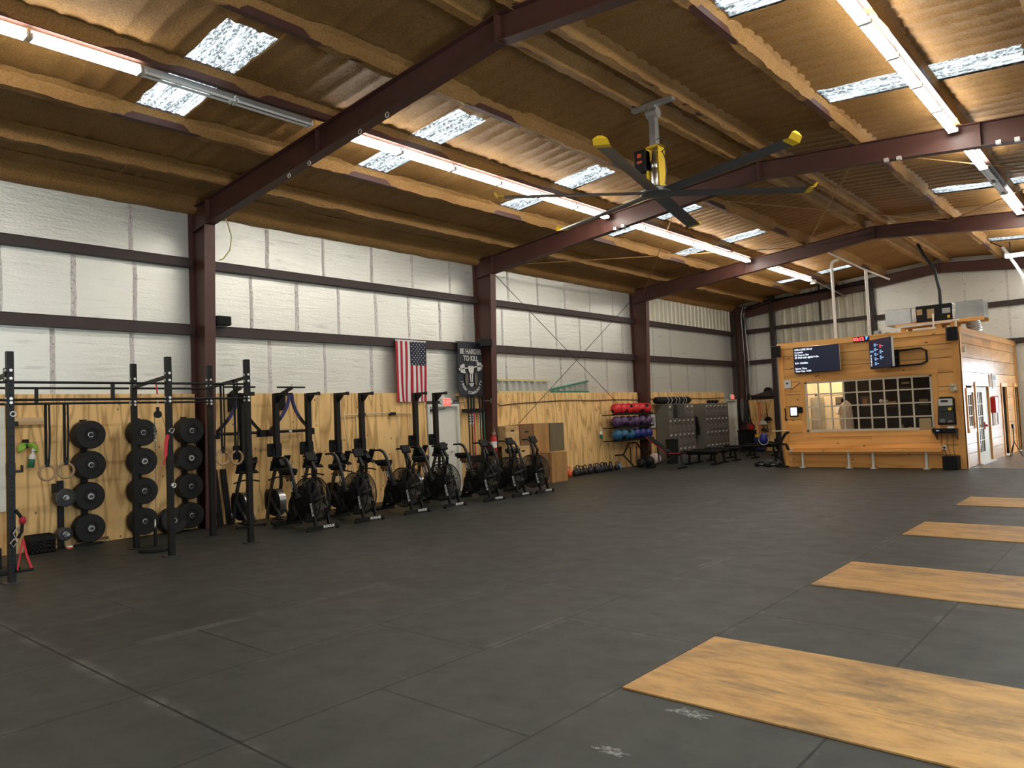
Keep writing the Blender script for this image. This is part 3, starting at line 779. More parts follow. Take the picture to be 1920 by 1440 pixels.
# ---- gymnastic rings
def rings(x, y, zc, ztop, label, spread=.0):
    t = thing('gymnastic_ring', (x, y, zc), label, 'gymnastic ring', 'wooden gymnastic rings hanging from the rig')
    MB().torus((0, 0, 0), .103, .018, 'x', 36, 10).build('ring', M['ringwood'], t)
    b = MB(); b.box((0, -.012, (ztop-zc)/2 + .06), (.006, .038, ztop-zc-.10)); b.build('strap', M['blackmat'], t, False)
    b = MB(); b.bar([(.012, .03, ztop-zc), (.012, .035, .5), (.012, .02, .12)], .026, .005, (0, 1, 0)); b.build('strap_tail', M['blackmat'], t, False)
    b = MB(); b.box((0, 0, .105), (.045, .05, .05)); b.box((0, 0, .17), (.02, .045, .045)); b.build('buckle', M['black'], t, False)
    return t
rings(-11.98, 3.66, 1.255, 2.235, 'wooden gymnastic ring nearest the camera, left of the front pair')
rings(-11.98, 3.90, 1.265, 2.235, 'wooden gymnastic ring beside the first plate stack, right of the front pair')
rings(-11.55, 6.06, 1.30, 2.50, 'wooden gymnastic ring at the far end of the rig, left of that pair')
rings(-11.12, 6.06, 1.31, 2.53, 'wooden gymnastic ring at the far end of the rig, just left of the last upright')

# ---- plate storage posts with bumper plates
def plate_mesh():
    R = .225
    return MB().lathe([(.026, -.03), (.05, -.03), (.055, -.022), (.10, -.022), (.105, -.034), (R-.012, -.034), (R, -.024), (R, .024), (R-.012, .034), (.105, .034), (.10, .022), (.085, .022), (.08, .030), (.026, .030)], ax='x', n=40)
def hub_mesh(r0=.028, r1=.045): return MB().torus((.029, 0, 0), (r0+r1)/2, (r1-r0)/2, 'x', 28, 6)
p0 = thing('bumper_plate', (0, 0, 0), 'x', 'weight plate', 'black bumper plates on the wall racks')
plate_mesh().build('plate', M['rubber'], p0); hub_mesh().build('steel_hub', M['steel'], p0)
first = [True]
def plate(loc, label):
    if first[0]: first[0] = False; p0.location = loc; p0['label'] = label; return p0
    return dup(p0, loc, label)
HN = ['top', 'second', 'third', 'bottom']
ZP = [1.77, 1.285, .785, .275]
CNT = {0: [4, 4, 3, 3], 1: [3, 3, 3, 3], 2: [4, 3, 3, 3]}
NM = ['nearest', 'middle', 'farthest']
for k, y in enumerate((4.62, 5.47, 6.275)):
    t = thing('plate_rack', (PF, y-.02, 0), '%s black wall-mounted plate rack post behind the rig' % NM[k], 'plate rack', 'wall plate racks')
    MB().bb(.005, .055, -.05, .05, .04, 2.02).build('post', M['black'], t, False, .004)
    for i, z in enumerate(ZP):
        MB().cyl((.055, 0, z), (.11 + .071*(CNT[k][i]-1) + .034 + (.05 if k else .07), 0, z), .0235, 14).build('peg', M['greysteel'], t)
        MB().cyl((.055, 0, z), (.075, 0, z), .06, 16).build('peg_collar', M['black'], t)
    for i, z in enumerate(ZP):
        n = CNT[k][i]
        for j in range(n):
            nm = ['innermost', 'second from the wall', 'third from the wall', 'fourth from the wall'][j] if j < n-1 else 'outermost'
            plate((PF + .11 + .071*j, y-.02, z), 'black bumper plate, %s on the %s peg of the %s rack' % (nm, HN[i], NM[k]))
# bright collars seen on some pegs
for y, z, x, lab in ((5.45, 1.285, .292, 'silver collar on the second peg of the middle rack'), (6.255, 1.285, .292, 'silver collar on the second peg of the farthest rack'), (4.60, .785, .292, 'silver collar on the third peg of the nearest rack'), (4.60, .275, .292, 'pale ring collar on the bottom peg of the nearest rack')):
    o = MB().lathe([(.024, 0), (.05, 0), (.05, .025), (.024, .025)], ax='x', n=24).build('bar_collar', M['steel'], None); o.location = (PF + x, y, z); tag(o, lab, 'collar', 'silver collars on the plate pegs')
# small plates on a short post
t = thing('small_plate_rack', (PF, 4.25, 0), 'short black post with two pegs of small grey plates above the crate', 'plate rack')
MB().bb(.005, .05, -.045, .045, .0, 1.06).build('post', M['black'], t, False, .004)
MB().bb(.005, .07, -.12, -.045, .86, 1.02).build('bracket', M['black'], t, False)
for z in (.80, .23): MB().cyl((.05, 0, z), (.36, 0, z), .0235, 14).build('peg', M['steel'], t)
def cplate(r, loc, label):
    o = thing('change_plate', loc, label, 'weight plate', 'small grey change plates')
    MB().lathe([(.026, -.014), (r*.5, -.014), (r*.55, -.006), (r*.8, -.006), (r*.85, -.016), (r, -.014), (r, .014), (r*.85, .016), (r*.8, .006), (r*.55, .006), (r*.5, .014), (.026, .014)], ax='x', n=12).build('plate', M['greysteel'], o); MB().torus((.014, 0, 0), .035, .006, 'x', 20, 6).build('steel_hub', M['steel'], o)
for j in range(6): cplate(.145, (PF+.10+.034*j, 4.25, .80), 'small grey change plate, %s from the wall on the upper peg' % ORD[j])
for j in range(5): cplate(.105, (PF+.10+.034*j, 4.25, .23), 'smallest grey change plate, %s from the wall on the lower peg' % ORD[j])
# loose plates leaning on the wall between the racks
for j, (dx, lab) in enumerate(((0, 'black bumper plate leaning on the plywood between the middle and farthest racks'), (.085, 'black bumper plate leaning against the other leaning plate, nearer the room'))):
    o = dup(p0, (PF + .16 + dx, 5.93 + .02*j, .218), lab); o.rotation_euler = (0, radians(-14), 0)
# plate lying flat with a loading pin
t = thing('loading_pin', (-11.48, 4.93, 0), 'black loading pin with a wide flat disc base beside the rig', 'loading pin')
MB().lathe([(0, 0), (.225, 0), (.235, .012), (.235, .05), (.225, .062), (0, .062)], n=40).build('base_disc', M['rubber'], t)
MB().cyl((0, 0, .06), (0, 0, .33), .025, 14).build('pin', M['black'], t)
MB().tube([(0, 0, .33), (.02, 0, .38), (.0, 0, .46), (-.02, 0, .38), (0, 0, .33)], .006, 6).build('carabiner', M['steel'], t)
t = thing('loading_pin', (-11.62, 2.98, 0), 'black disc base of a loading pin at the left edge of the photo', 'loading pin')
MB().lathe([(0, 0), (.225, 0), (.235, .012), (.235, .05), (.225, .062), (0, .062)], n=40).build('base_disc', M['rubber'], t); MB().cyl((0, 0, .06), (0, 0, .33), .025, 14).build('pin', M['black'], t)
# pulley and cable by the second front upright
t = thing('cable_pulley', (-11.35, 4.93, 2.50), 'cable pulley hanging from a red strap at the middle of the rig', 'pulley')
MB().bar([(0, 0, 0), (.012, .01, -.17)], .022, .005, (0, 1, 0)).build('strap', M['redstrap'], t, False)
b = MB(); b.cyl((-.012, .012, -.47), (.028, .012, -.47), .055, 20); b.box((.008, .012, -.42), (.05, .03, .12)); b.build('pulley_wheel', M['black'], t)
b = MB(); b.tube([(.012, .01, -.17), (.022, .01, -.27), (.008, .012, -.38)], .006, 6); b.build('carabiner', M['steel'], t)
b = MB(); b.tube([(.008, -.04, -.47), (.0, -.03, -1.2), (-.1, 0.0, -2.03)], .004, 6); b.tube([(.008, .065, -.47), (.3, .05, -.86), (.58, -.05, -1.08)], .004, 6); b.build('cable', M['greysteel'], t)
b = MB()
for i in range(9): b.torus((.0, -.03, -.62 - .045*i), .016, .005, 'x' if i % 2 else 'y', 10, 5)
b.build('chain', M['steel'], t)
t = thing('resistance_strap', (-10.67, 4.80, 1.72), 'red nylon handle strap hooked on the second front upright', 'strap')
MB().tube([(0, 0, .05), (0, .05, .02), (0, .08, .08), (0, .03, .09), (0, 0, .05)], .007, 6).build('carabiner', M['steel'], t)
b = MB(); b.bar([(.01, -.02, .0), (.012, -.05, -.12), (.012, -.06, -.30)], .045, .012, (0, 1, 0)); b.bar([(.012, -.06, -.30), (.012, -.09, -.42)], .02, .01, (0, 1, 0)); b.build('handle_loop', M['redstrap'], t, False)
t = thing('resistance_strap', (-10.64, 2.945, .62), 'red strap and carabiners hanging low on the nearest upright', 'strap')
b = MB(); b.tube([(0, -.02, .06), (0, -.07, -.02), (0, -.04, -.09), (0, .0, -.03), (0, -.02, .06)], .009, 6); b.tube([(0, -.06, -.08), (0, -.10, -.13), (0, -.07, -.18), (0, -.03, -.12), (0, -.06, -.08)], .009, 6); b.build('carabiner', M['steel'], t)
b = MB(); b.sph((0, .03, .13), .04, 12, 8, (.7, 1, 1.3)); b.build('grip', M['flagred'], t); b = MB(); b.bar([(-.05, -.03, .26), (.0, .0, .20), (.0, .03, .13), (0, .02, .0), (0, -.02, -.08)], .03, .03); b.build('grip_strap', M['blackmat'], t, False)
b = MB(); b.bar([(.0, .03, -.10), (.0, .07, -.30), (.0, .12, -.46)], .026, .01, (0, 1, 0)); b.bar([(0, .03, -.10), (0, -.03, -.46)], .016, .008, (0, 1, 0)); b.build('webbing', M['redstrap'], t, False)
b = MB(); b.cyl((0, -.04, -.48), (0, .14, -.48), .017, 10); b.build('handle_bar', M['black'], t)

# ---- things on and under the plywood by the rig
t = thing('wall_board', (PF+.002, 3.46, 0), 'pale grey wall board at the far left edge of the photo', 'board'); MB().bb(0, .03, -.62, .045, .66, 2.25).build('board', M['doorgrey'], t, False); 
for k in range(3): MB().bb(.03, .05, -.3-.1*k, -.24-.1*k, .05, .64).build('tube', M['black'], t, False)
t = thing('wooden_ledger', (PF, 3.84, 2.02), 'short pale lumber block screwed to the plywood beside the nearest upright', 'board'); MB().bb(0, .045, -.24, .22, -.055, .055).build('block', M['lumber'], t, False); MB().bb(0, .05, -.26, -.16, -.07, .0).build('bracket', M['black'], t, False)
t = thing('wall_hook', (PF, 3.78, 1.67), 'black hook plate holding a green cloth on the plywood', 'hook'); MB().bb(0, .03, -.045, .045, -.07, .07).build('plate', M['black'], t, False, .01); MB().tube([(.03, 0, -.03), (.08, 0, -.05), (.09, 0, .0)], .008, 6).build('hook', M['black'], t)
b = MB(); vs = []; fs = []
for i in range(13):
    for j in range(5):
        u = i/12; y = -.13 + .27*u; z = .06 + .07*sin(u*3.2) - .05*u*0 + (j-2)*.022*(1+.4*sin(u*9)); vs.append((.05 + .02*sin(u*7+j), y, z))
for i in range(12):
    for j in range(4): fs.append((i*5+j, i*5+j+1, i*5+6+j, i*5+5+j))
o = b.add(vs, fs).build('cleaning_cloth', M['lime']); o.location = (PF+.02, 3.79, 1.52); md = o.modifiers.new('thick', 'SOLIDIFY'); md.thickness = .008; tag(o, 'lime green cloth draped over the hook above the spray bottle', 'cloth')
def spray(loc, label, liquid):
    t = thing('spray_bottle', loc, label, 'spray bottle')
    MB().lathe([(.04, 0), (.046, .01), (.046, .15), (.03, .20), (.016, .22)], n=20).build('bottle', liquid, t)
    MB().lathe([(.046, .13), (.0465, .16), (.031, .205), (.017, .225), (.0165, .25)], n=20).build('shoulder', M['white'], t)
    b = MB(); b.box((.0, .015, .275), (.03, .08, .04)); b.box((.0, .055, .25), (.012, .012, .05), Matrix.Rotation(radians(20), 3, 'X')); b.build('trigger_head', M['white'], t, False, .005)
    return t
s_ = spray((PF+.07, 3.83, 1.30), 'green spray bottle hung on the plywood under the lime cloth', M['green']); s_.rotation_euler = (radians(-8), 0, 0)
t = thing('milk_crate', (-13.13, 3.90, 0), 'black plastic milk crate on the floor by the nearest upright', 'crate')
b = MB()
for x0, x1, y0, y1 in ((-.15, -.138, -.17, .17), (.138, .15, -.17, .17), (-.138, .138, -.17, -.158), (-.138, .138, .158, .17)):
    for z0, z1 in ((0.0, .05), (.09, .11), (.14, .16), (.19, .27)): b.bb(x0, x1, y0, y1, z0, z1)
    nn = 6
    for i in range(nn+1):
        if y1-y0 > .1: yy_ = y0 + (y1-y0)*i/nn; b.bb(x0, x1, max(y0, yy_-.008), min(y1, yy_+.008), 0, .2)
        else: xx_ = x0 + (x1-x0)*i/nn; b.bb(max(x0, xx_-.008), min(x1, xx_+.008), y0, y1, 0, .2)
b.bb(-.15, .15, -.17, .17, 0, .012); b.build('crate_body', M['blackmat'], t, False)
o = MB(); 
for i in range(14): o.tube([(-.10+.2*random.random(), -.12+.24*random.random(), .03+.15*random.random()) for _ in range(3)], .011, 6)
o = o.build('metal_clips', M['greysteel']); o.location = (-13.13, 3.90, 0); tag(o, 'jumble of grey metal clips inside the black milk crate', 'clips', None, 'stuff')
t = thing('power_strip', (-13.18, 4.62, 0), 'black power strip lying by the wall under the nearest plate rack', 'power strip'); MB().bb(-.03, .03, -.22, .2, 0, .035).build('strip_body', M['black'], t, False, .005)
b = MB()
for k in range(3):
    pts = [(-.02+.05*sin(k+i*1.1), -.2+.07*i, .05+.045*abs(sin(i*.9+k))) for i in range(8)]; b.tube(pts, .006, 6)
b.build('cords', M['black'], t)
t = thing('chalk_puck', (-13.1, 4.30, 0), 'small white and brown puck on the floor beside the crate', 'puck'); MB().lathe([(0, 0), (.05, 0), (.05, .022), (0, .022)], n=20).build('base', M['orange'], t); MB().lathe([(0, .022), (.05, .022), (.048, .04), (0, .042)], n=20).build('cap', M['paper'], t)
# dark planks leaning behind the last rig upright
for j in range(2):
    o = MB().box((0, 0, .52), (.03, .11, 1.04)).build('leaning_plank', M['blackmat'], None, False, .004); o.location = (PF+.25, 6.80+.17*j, .008); o.rotation_euler = (0, radians(-11), 0)
    tag(o, ['narrow black plank leaning on the column behind the rig', 'second narrow black plank leaning on the plywood, nearer the rowers'][j], 'plank', 'black planks leaning behind the rig')

# ---- two wall hung frames with curved indigo arms
def hung_frame(y, label):
    t = thing('wall_hung_frame', (PF, y, 0), label, 'exercise frame', 'frames with curved arms hung on the plywood')
    b = MB(); b.bb(0, .05, -.06, .06, 2.1, 2.44); b.build('wall_plate', M['black'], t, False)
    b = MB(); b.bb(.0, .34, -.045, .045, 2.385, 2.435); b.bar([(.05, 0, 2.44), (.36, 0, 2.53)], .09, .04); b.build('top_bracket', M['black'], t, False)
    MB().cyl((.36, -.31, 2.545), (.36, .31, 2.545), .017, 12).build('handle_bar', M['black'], t)
    MB().torus((.36, .02, 2.57), .035, .006, 'y', 16, 6).build('hook', M['steel'], t)
    for s in (-1, 1):
        pts = []
        for i in range(13):
            u = i/12; pts.append((.33 - .05*u, s*(.03 + .40*u**1.9), 2.40 - .68*u))
        MB().bar(pts[:9], .045, .06).build('curved_arm', M['bluetube'], t)
        MB().bar(pts[8:], .045, .06).build('arm_end', M['black'], t)
        MB().box((.28, s*.46, 1.66), (.14, .13, .13)).build('foot_block', M['blackmat'], t, False, .015)
    MB().cyl((.28, -.46, 1.68), (.28, .46, 1.68), .028, 12).build('lower_bar', M['black'], t)
    MB().bb(.305, .312, -.04, .02, 1.66, 1.70).build('label_plate', M['paper'], t, False)
    MB().bb(.0, .29, -.02, .02, 1.66, 1.70).build('wall_spacer', M['black'], t, False)
hung_frame(7.18, 'black wall-hung frame with curved indigo arms, left of the first clear rower')
hung_frame(8.27, 'black wall-hung frame with curved indigo arms, between the second and third rowers')

# ---- vertical rowers
def make_rower(label):
    t = thing('rowing_machine', (0, 0, 0), label, 'rowing machine', 'rowing machines stored upright along the plywood')
    b = MB(); b.prism([(-.05, -.045), (.05, -.045), (.05, .045), (.02, .052), (-.02, .052), (-.05, .045)], 'xy', 1.12, 2.40); b.build('monorail', M['black'], t, False)
    b = MB(); b.bb(-.06, .37, -.03, .03, 2.355, 2.405); b.bb(.36, .38, -.035, .035, 2.345, 2.415); b.build('rear_leg', M['black'], t, False)
    b = MB(); b.prism([(.05, 2.22), (.075, 2.22), (.22, 2.34), (.22, 2.36), (.05, 2.36)], 'xz', -.012, .012); b.build('gusset', M['black'], t, False)
    b = MB(); b.box((-.085, 0, 1.34), (.05, .30, .25)); b.build('seat', M['blackmat'], t, False, .02)
    b = MB(); b.box((-.04, 0, 1.30), (.06, .12, .14)); b.build('seat_carriage', M['greysteel'], t, False)
    for s in (-1, 1):
        R = Matrix.Rotation(radians(28), 3, 'Y')
        b = MB(); b.box((.10, s*.115, 1.10), (.035, .13, .30), R); b.box((.165, s*.115, .985), (.10, .13, .02), R); fp = b.build('footboard', M['black'], t, False, .006)
        MB().bar([(.08, s*.115-.07, 1.12), (.15, s*.115, 1.15), (.08, s*.115+.07, 1.12)], .03, .006, (0, 0, 1)).build('foot_strap', M['blackmat'], t, False)
    b = MB(); b.prism([(-.05, 1.00), (.14, .95), (.20, 1.06), (.10, 1.20), (-.05, 1.24)], 'xz', -.05, .05); b.build('joint_housing', M['black'], t, False, .008)
    MB().bb(.10, .115, -.008, .008, 1.0, 1.09).build('latch', M['steel'], t, False)
    b = MB(); b.tube([(.10, -.25, .80), (.11, -.08, .84), (.11, .08, .84), (.10, .25, .80)], .014, 10); b.build('handle', M['blackmat'], t)
    b = MB(); b.bar([(.03, -.05, 1.02), (-.05, -.10, .70), (-.24, -.10, .06)], .03, .07); b.build('main_beam', M['greysteel'], t, False)
    b = MB(); b.bar([(.03, .05, 1.02), (-.05, .10, .70), (-.24, .10, .06)], .03, .07); b.build('main_beam', M['black'], t, False)
    b = MB(); b.bar([(-.12, -.10, .47), (.22, -.08, .10)], .03, .045); b.bar([(-.12, .10, .47), (.22, .08, .10)], .03, .045); b.build('front_leg', M['greysteel'], t, False)
    b = MB(); b.cyl((.22, -.28, .035), (.22, .28, .035), .022, 10); b.bar([(-.2, 0, .05), (.22, 0, .04)], .04, .03); b.build('base_bar', M['black'], t)
    for s in (-1, 1): MB().cyl((.22, s*.285, .03), (.22, s*.245, .03), .03, 12).build('caster', M['rubber'], t)
    FC = (-.10, 0, .36)
    b = MB(); b.lathe([(.0, -.07), (.235, -.07), (.25, -.05), (.25, .07), (.235, .08), (.0, .08)], FC, 'y', 36); b.build('flywheel_housing', M['blackmat'], t)
    b = MB(); n = 34
    for i in range(n):
        a = -1.25 + 2.5*i/n
        b.box((FC[0] + .262*cos(a), .01, FC[2] + .262*sin(a)), (.008, .13, .0125), Matrix.Rotation(-a, 3, 'Y'))
    b.build('vent_grille', M['steel'], t, False)
    b = MB(); b.torus((FC[0], -.075, FC[2]), .20, .012, 'y', 32, 6); b.torus((FC[0], -.075, FC[2]), .10, .012, 'y', 28, 6); b.build('cover_rings', M['black'], t)
    b = MB(); b.prism([(-.30, .16), (-.40, .24), (-.41, .50), (-.34, .60), (-.24, .60)], 'xz', -.05, .07); b.build('chain_cover', M['black'], t, False, .01)
    return t
RW = [(7.0, 'partly hidden upright rowing machine behind the last rig upright'), (7.68, 'upright rowing machine first to the right of the rig'), (8.38, 'upright rowing machine second to the right of the rig'), (9.06, 'upright rowing machine third to the right of the rig'), (9.67, 'upright rowing machine fourth right of the rig, in front of the cream pipe frame'), (11.15, 'upright rowing machine beside the flag and left of the grey door'), (11.76, 'upright rowing machine standing in front of the grey door')]
r0 = None
for y, lab in RW:
    if r0 is None: r0 = make_rower(lab); r0.location = (-12.60, y, 0)
    else: dup(r0, (-12.60, y, 0), lab)

# ---- fan bikes
def make_bike():
    t = thing('fan_bike', (0, 0, 0), 'x', 'exercise bike', 'black fan bikes in a row')
    b = MB(); b.bar([(0, -.30, .055), (0, .30, .055)], .05, .06, (1, 0, 0)); fs = b.build('front_stabiliser', M['black'], t, False, .004)
    for s in (-1, 1): MB().cyl((0, s*.30-.02, .03), (0, s*.30+.02, .03), .03, 12).build('caster', M['rubber'], fs)
    MB().bb(.0255, .0275, .04, .25, .036, .074).build('plate_print', M['black'], fs, False)
    text('ROGUE', .058, M['paper'], 'lettering', fs, Vector((.029, .10, .055)), LW, sx=1.15, bold=.002)
    b = MB(); b.bar([(-1.02, -.28, .05), (-1.02, .28, .05)], .05, .06, (1, 0, 0)); b.build('rear_stabiliser', M['black'], t, False, .004)
    for s in (-1, 1): MB().cyl((-1.02, s*.27, .012), (-1.02, s*.27, .03), .03, 12).build('foot_pad', M['rubber'], t)
    # fork on both sides of the fan
    for s in (-1, 1):
        b = MB(); b.bar([(-.01, s*.135, .08), (-.17, s*.135, .62)], .035, .06); f_ = b.build('fork_leg', M['black'], t, False, .004)
        if s < 0:
            up = Vector((-.16, 0, .54)).normalized(); 
            text('ROGUE', .068, M['paper'], 'lettering', f_, Vector((-.090, -.1545, .35)), MX((.16, 0, -.54), Vector((0, -1, 0)).cross(Vector((.16, 0, -.54)).normalized())), sx=1.0, bold=.002)
    # fan cage
    cx, cz, R = -.30, .50, .375
    b = MB()
    for s in (-1, 1):
        for rr, rad in ((R, .011), (.33, .0025), (.285, .0025), (.24, .0025), (.195, .0025), (.15, .003)):
            b.torus((cx, s*(.10 if rr > .36 else .115), cz), rr, rad, 'y', 40, 5)
        for i in range(84):
            a = 2*pi*i/84; b.cyl((cx+.13*cos(a), s*.117, cz+.13*sin(a)), (cx+R*cos(a), s*.10, cz+R*sin(a)), .0030, 4)
    for i in range(90):
        a = 2*pi*i/90; b.cyl((cx+R*cos(a), -.10, cz+R*sin(a)), (cx+R*cos(a), .10, cz+R*sin(a)), .0030, 4)
    for yy_ in (-.05, 0, .05): b.torus((cx, yy_, cz), R, .003, 'y', 40, 4)
    cage = b.build('fan_cage', M['black'], t)
    b = MB(); b.lathe([(0, -.12), (.12, -.12), (.135, -.11), (.135, .11), (.12, .12), (0, .12)], (cx, 0, cz), 'y', 28); b.build('fan_hub', M['blackmat'], t)
    for i in range(10):
        a = 2*pi*i/10 + .2; R2 = Matrix.Rotation(-a, 3, 'Y') 
        b = MB(); b.box(Vector((cx, 0, cz)) + R2 @ Vector((.235, 0, 0)), (.23, .17, .006), R2 @ Matrix.Rotation(radians(20), 3, 'X')); b.build('fan_blade', M['bannergrey'], t, False)
    # body
    b = MB(); pr = []
    for a in range(60, 300, 20): pr.append((-.68 + .215*cos(radians(a)), .36 + .215*sin(radians(a))))
    pr += [(-.32, .28), (-.20, .40), (-.22, .56), (-.36, .60)]
    b.prism(pr, 'xz', -.075, .075); b.build('drive_cover', M['blackmat'], t, True, .012)
    MB().torus((-.68, -.078, .36), .15, .008, 'y', 32, 6).build('cover_ring', M['black'], t)
    MB().bb(-.47, -.40, -.0775, -.0755, .52, .55).build('cover_badge', M['greysteel'], t, False)
    b = MB(); b.bar([(-.22, 0, .60), (-.62, 0, .585), (-.80, 0, .56)], .07, .07); b.bar([(-.82, 0, .56), (-1.0, 0, .07)], .06, .06); b.bar([(-.62, 0, .17), (-.98, 0, .08)], .05, .05); b.build('frame', M['black'], t, False)
    b = MB(); b.bar([(-.74, 0, .52), (-.88, 0, .86)], .05, .06); sp_ = b.build('seat_post', M['greysteel'], t, False, .004)
    MB().box((-.826, -.026, .745), (.03, .004, .12), Matrix.Rotation(radians(-22), 3, 'Y')).build('scale_label', M['paper'], sp_, False)
    for z, x in ((.60, -.80), (.82, -.93)): MB().sph((x, -.04, z), .025, 10, 8).build('knob', M['black'], t)
    b = MB(); b.bb(-1.02, -.82, -.035, .035, .84, .91); b.build('seat_slider', M['box2'], t, False, .006)  # brown colour stands in for wood reflected in the slider
    b = MB(); pts = [(-1.09, .11), (-1.06, .14), (-.98, .14), (-.90, .09), (-.76, .045), (-.72, .03)]
    poly = [(x, w) for x, w in pts] + [(x, -w) for x, w in reversed(pts)]
    b.prism(poly, 'xy', .945, 1.025); b.prism([(x*.96-.035, y*.7) for x, y in poly], 'xy', .91, .945); b.build('seat', M['blackmat'], t, True, .018)
    # cranks and pedals
    for s, a in ((-1, radians(-65)), (1, radians(115))):
        e = (-.68 + .17*cos(a), s*.11, .36 + .17*sin(a)); b = MB(); b.bar([(-.68, s*.10, .36), e], .02, .03); b.cyl((-.68, s*.07, .36), (-.68, s*.115, .36), .03, 12); b.build('crank', M['greysteel'], t, False)
        b = MB(); b.box((e[0], s*.17, e[2]), (.10, .10, .025)); b.build('pedal', M['black'], t, False, .006)
    for s in (-1, 1): MB().cyl((-.22, s*.12, .42), (-.22, s*.22, .42), .018, 10).build('foot_peg', M['black'], t)
    # moving arms
    for s, dx in ((-1, -.10), (1, .05)):
        b = MB(); y = s*.19
        b.bar([(-.44, y, .56), (-.50+dx*.8, y, .95), (-.55+dx, y, 1.10)], .04, .05); b.cyl((-.44, y-s*.05, .57), (-.44, y+s*.03, .57), .04, 14)
        ar = b.build('handle_arm', M['greysteel'], t, False)
        b = MB(); b.bar([(-.55+dx, y, 1.10), (-.60+dx, y+s*.015, 1.19), (-.70+dx, y+s*.03, 1.235)], .04, .045); b.build('arm_bend', M['greysteel'], ar, False)
        b = MB(); b.cyl((-.69+dx, y+s*.03, 1.232), (-.88+dx, y+s*.05, 1.225), .019, 12); b.build('grip', M['blackmat'], ar)
    # console mast
    b = MB(); b.bar([(-.20, 0, .86), (-.17, 0, 1.0), (-.27, 0, 1.16)], .05, .04); b.build('console_mast', M['black'], t, False)
    MB().box((-.29, 0, 1.235), (.045, .21, .17), Matrix.Rotation(radians(-32), 3, 'Y')).build('console', M['blackmat'], t, False, .01)
    MB().bar([(-.28, .0, .595), (-.20, 0, .90)], .05, .03).build('mast_base', M['black'], t, False)
    b = MB(); b.bar([(-.20, -.15, .60), (-.22, -.135, .80), (-.20, 0, .885), (-.22, .135, .80), (-.20, .15, .60)], .03, .03, (1, 0, 0)); b.build('cage_hoop', M['black'], t, False)
    return t
BK = [(7.44, -10.84, 'nearest fan bike, close to the last rig upright'), (8.50, -10.93, 'second fan bike from the rig'), (9.66, -10.95, 'third fan bike from the rig, in front of the cream pipe frame'), (10.70, -10.98, 'fourth fan bike from the rig, in front of the grey door'), (11.84, -10.93, 'fifth fan bike from the rig, left of the fire extinguisher'), (12.72, -10.92, 'sixth fan bike from the rig, with the red extinguisher behind it'), (13.52, -10.90, 'seventh and farthest fan bike, in front of the wooden jump boxes')]
bk = make_bike()
RZ = [2, -1, 1, 3, -2, 1, 0]
for i, (y, x, lab) in enumerate(BK):
    if i == 0: bk.location = (x, y, 0); bk['label'] = lab; bk.rotation_euler = (0, 0, radians(RZ[0]))
    else: dup(bk, (x, y, 0), lab, None, radians(RZ[i]))
# ================================================================== FLAG, BANNER, DOOR AREA
t = thing('flag', (-13.27, 11.68, 2.95), 'red white and blue flag hanging vertically from the lower girt', 'flag')
def cloth_rect(y0, y1, z0, z1, ny_, nz_, off=0.0):
    b = MB(); vs = []
    for j in range(nz_+1):
        for i in range(ny_+1):
            y = y0 + (y1-y0)*i/ny_; z = z0 + (z1-z0)*j/nz_; q = (.72-z)/1.44
            vs.append((off + .028*q*sin(y*11 + z*1.3 + .5) + .012*sin(y*23-z*2)*q, y + .014*sin(z*3.0+y*2)*q, z))
    fs = [(j*(ny_+1)+i, j*(ny_+1)+i+1, (j+1)*(ny_+1)+i+1, (j+1)*(ny_+1)+i) for j in range(nz_) for i in range(ny_)]
    return b.add(vs, fs)
w = .95/13
rs_ = MB(); ws_ = MB()
for k in range(13):
    y0 = -.475 + w*k; (rs_ if k % 2 == 0 else ws_).add(*(lambda m: (m.v, m.f))(cloth_rect(y0, y0+w, -.715, .715 if k < 6 else .14, 2, 24)))
rs_.build('red_stripes', M['flagred'], t); ws_.build('white_stripes', M['flagwhite'], t)
ca = cloth_rect(-.475+6*w, .475, .14, .715, 10, 12).build('canton', M['flagblue'], t)
st = MB()
for row in range(11):
    for c in range(5 if row % 2 == 0 else 4):
        y = -.475+6*w + (.475*2-6*w)*((c+.5)/5 if row % 2 == 0 else (c+1)/5); z = .14 + .575*(row+.6)/11.2; q = (.72-z)/1.44
        x = .028*q*sin(y*11+z*1.3+.5) + .012*sin(y*23-z*2)*q + .004; yy_ = y + .014*sin(z*3+y*2)*q
        pts = [(x, yy_ + (.019 if i % 2 == 0 else .008)*sin(i*pi/5), z + (.019 if i % 2 == 0 else .008)*cos(i*pi/5)) for i in range(10)]
        st.add([(x, yy_, z)] + pts, [(0, 1+(i+1) % 10, 1+i) for i in range(10)])
st.build('stars', M['flagwhite'], ca, False)
MB().bb(-.004, .006, -.475, .475, .70, .73).build('heading_band', M['flagwhite'], t, False)

